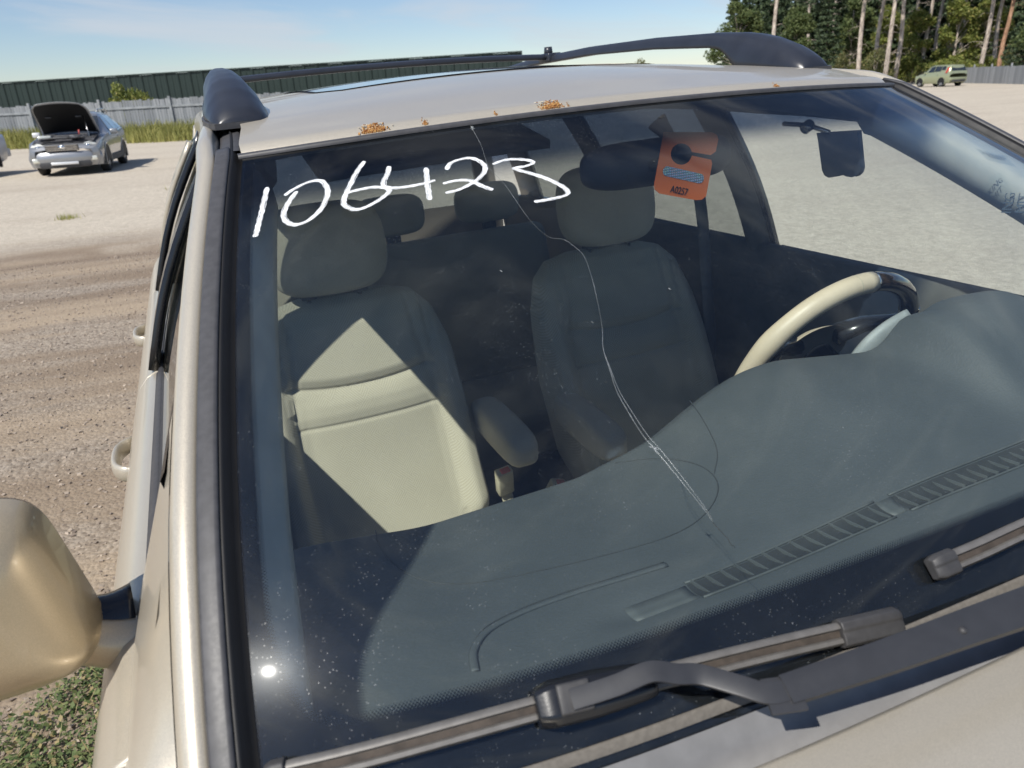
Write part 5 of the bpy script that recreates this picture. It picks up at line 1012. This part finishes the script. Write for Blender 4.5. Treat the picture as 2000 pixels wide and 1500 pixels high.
gr_ = MB(); gr_.box((0, -2.42, .72), (.40, .02, .075), None, .01); go_ = gr_.build('grille', M_clad, cS.e)
for z in (.665, .70, .735, .775): MB().box((0, -2.445, z), (.385 - .25 * abs(z - .72), .012, .009)).build('grille_bar', M_chrome, go_, False)
MB().tube([(0, -2.465, .745), (0, -2.45, .745)], .055, 14, flat=1.5).build('grille_badge', M_chrome, go_)
MB().grid(lambda u, f: Vector((u * .74, -2.16 + 1.2 * f, cr1(cS.ys, [q[6] for q in SUB], -2.16 + 1.2 * f) + .026)), lin(-1, 1, 9), lin(0, 1, 9)).build('engine_bay', M_engine, cS.e)
for (x, y, z, a_, b_, c_, m_) in ((0, -1.60, .97, .26, .22, .05, M_clad), (.42, -1.45, .98, .12, .14, .06, M_engine), (-.45, -1.9, .98, .16, .10, .05, M_lampg), (-.42, -1.4, .98, .14, .12, .06, M_clad), (.30, -1.95, .97, .14, .10, .05, M_engine), (0, -2.12, .96, .55, .05, .025, M_engine)): bev(MB().box((x, y, z), (a_, b_, c_)).build('engine_part', m_, cS.e), .02)
MB().tube([(.34, -1.72, .98), (.37, -1.74, 1.14)], .018, 8).build('hood_prop_clip', M_red, cS.e)
def hdp(u, f): 
    a = R_(40); L_ = 1.22 * f; hwid = .74 - .06 * f - .16 * max(0, f - .8) / .2; bow = .05 * math.sin(f * math.pi) + .05 * (1 - u * u)
    return Vector((u * hwid, -.92 - L_ * math.cos(a) - bow * math.sin(a) * .0, 1.03 + L_ * math.sin(a) + bow))
def hood_shell(off): return MB().grid(lambda u, f: hdp(u, f) + Vector((0, -.35 * off, -.65 * off)), lin(-1, 1, 17), lin(0, 1, 13))
ho = solid(hood_shell(0).build('raised_hood', M_silver, cS.e), .012, 1)
MB().grid(lambda u, f: hdp(u * .92, .04 + .90 * f) + Vector((0, -.012, -.022)), lin(-1, 1, 13), lin(0, 1, 9)).build('hood_lining', M_black, ho)
for sg in (-1, 1): bev(MB().box(hdp(sg * .52, .50) + Vector((0, -.02, -.035)), (.07, .025, .02)).build('hood_latch_pad', M_clad, ho), .005)
MB().tube([(.62, -1.9, .90), hdp(.70, .52)], .008, 6).build('hood_prop', M_steel, cS.e)
# pale silver SUV at the left edge
phi = -math.atan2(.45, .89); dr = Vector((.45, .89, 0)).normalized(); sd_ = Vector((.89, -.45, 0)).normalized(); org = Vector((-5.78, 24.66, 0)) - dr * 1.33 - sd_ * .76
JEP = [(-2.25, .70, .42, .78, .80, .66, .84), (-2.15, .86, .34, .88, .92, .76, .96), (-.95, .88, .32, .91, 1.06, .78, 1.10), (-.80, .88, .32, .91, 1.08, .76, 1.12), (-.25, .88, .32, .91, 1.09, .62, 1.66), (.1, .88, .32, .91, 1.09, .61, 1.72), (1.7, .88, .32, .91, 1.10, .60, 1.70), (1.95, .88, .34, .90, 1.10, .59, 1.66), (2.22, .84, .40, .88, 1.08, .68, 1.16), (2.28, .74, .46, .80, .90, .62, .95)]
cJ = Car('pale_suv', JEP, M_white, 'pale silver SUV cut off by the left edge of the picture', 'suv', rotM(org, phi)); cJ.archmat = M_clad; cJ.wheels((-1.36, 1.33), .78, .37)
for sg in (-1, 1):
    cJ.window(-.42, .30, sg, sl0=.30); cJ.window(.36, 1.05, sg); cJ.window(1.12, 1.85, sg, sl1=-.10)
    MB().tube([(sg * .90, .20, .98), (sg * .945, .28, .98), (sg * .90, .40, .98)], .02, 6).build('door_handle', M_clad, cJ.e); MB().tube([(sg * .90, .95, .98), (sg * .945, 1.02, .98), (sg * .90, 1.12, .98)], .02, 6).build('door_handle', M_clad, cJ.e)
    MB().box((sg * .915, .0, .62), (.015, .90, .05)).build('side_moulding', M_white, cJ.e, False)
    bev(MB().box((sg * .70, 2.24, .95), (.10, .05, .14)).build('tail_light', M_redlamp, cJ.e), .02); bev(MB().box((sg * .62, -2.22, .84), (.14, .05, .07)).build('headlight', M_lampg, cJ.e), .02)
bev(MB().box((0, 2.30, .58), (.84, .09, .11)).build('rear_bumper', M_white, cJ.e), .04, 3)
# pale green boxy hatchback by the right fence
phi = R_(170.8); lx = Vector((math.cos(phi), math.sin(phi), 0)); ly = Vector((-math.sin(phi), math.cos(phi), 0)); org = at(1834, 73) - lx * .76 - ly * 1.15
SOU = [(-2.02, .66, .34, .72, .70, .60, .74), (-1.92, .82, .26, .86, .82, .72, .88), (-1.15, .86, .24, .89, .98, .76, 1.03), (-1.00, .86, .24, .89, 1.00, .74, 1.07), (-.35, .86, .24, .89, 1.03, .66, 1.57), (0, .86, .24, .89, 1.04, .66, 1.62), (1.6, .86, .24, .89, 1.12, .64, 1.61), (1.90, .84, .28, .88, 1.13, .63, 1.57), (2.06, .82, .30, .86, 1.10, .66, 1.18), (2.10, .74, .36, .80, .90, .66, .95)]
SOU = [(q[0] * .90,) + q[1:] for q in SOU]
cG = Car('boxy_hatchback', SOU, M_soul, 'pale green boxy hatchback parked by the low fence under the pines', 'car', rotM(org, phi)); cG.wheels((-1.16, 1.15), .76, .33)
for sg in (-1, 1):
    cG.window(-.50, .22, sg, sl0=.34, f0=.12); cG.window(.28, .92, sg, f0=.14); cG.window(.97, 1.40, sg, sl1=-.10, f0=.30)
    b = MB(); b.grid(lambda i, f: cG.sidew(1.50 + .18 * i, -.25 + 1.0 * f, sg, .018), lin(0, 1, 3), lin(0, 1, 6)); b.build('tail_light', M_redlamp, cG.e)
    MB().tube([(sg * .88, .62, .90), (sg * .92, .70, .90), (sg * .88, .82, .90)], .015, 6).build('door_handle', M_soul, cG.e); bev(MB().box((sg * .93, -.62, 1.06), (.07, .06, .06)).build('door_mirror', M_soul, cG.e), .02)
    bev(MB().box((sg * .60, -1.78, .74), (.12, .06, .10)).build('headlight', M_lampg, cG.e), .02)
b = MB(); b.grid(lambda u, f: Vector((u * (.68 - .10 * f), 1.875 - .16 * f, 1.17 + .36 * f)), lin(-1, 1, 7), lin(0, 1, 4)); b.build('rear_window', M_dark, cG.e)
bev(MB().box((0, 1.89, .56), (.80, .08, .12)).build('rear_bumper', M_soul, cG.e), .04); bev(MB().box((0, 1.95, .42), (.62, .05, .09)).build('bumper_insert', M_clad, cG.e), .02)
b = MB(); b.grid(lambda u, f: Vector((u * (.72 - .08 * f), -.90 + .59 * f, 1.06 + .50 * f + .012)), lin(-1, 1, 7), lin(.06, .95, 4)); b.build('windscreen', M_dark, cG.e)
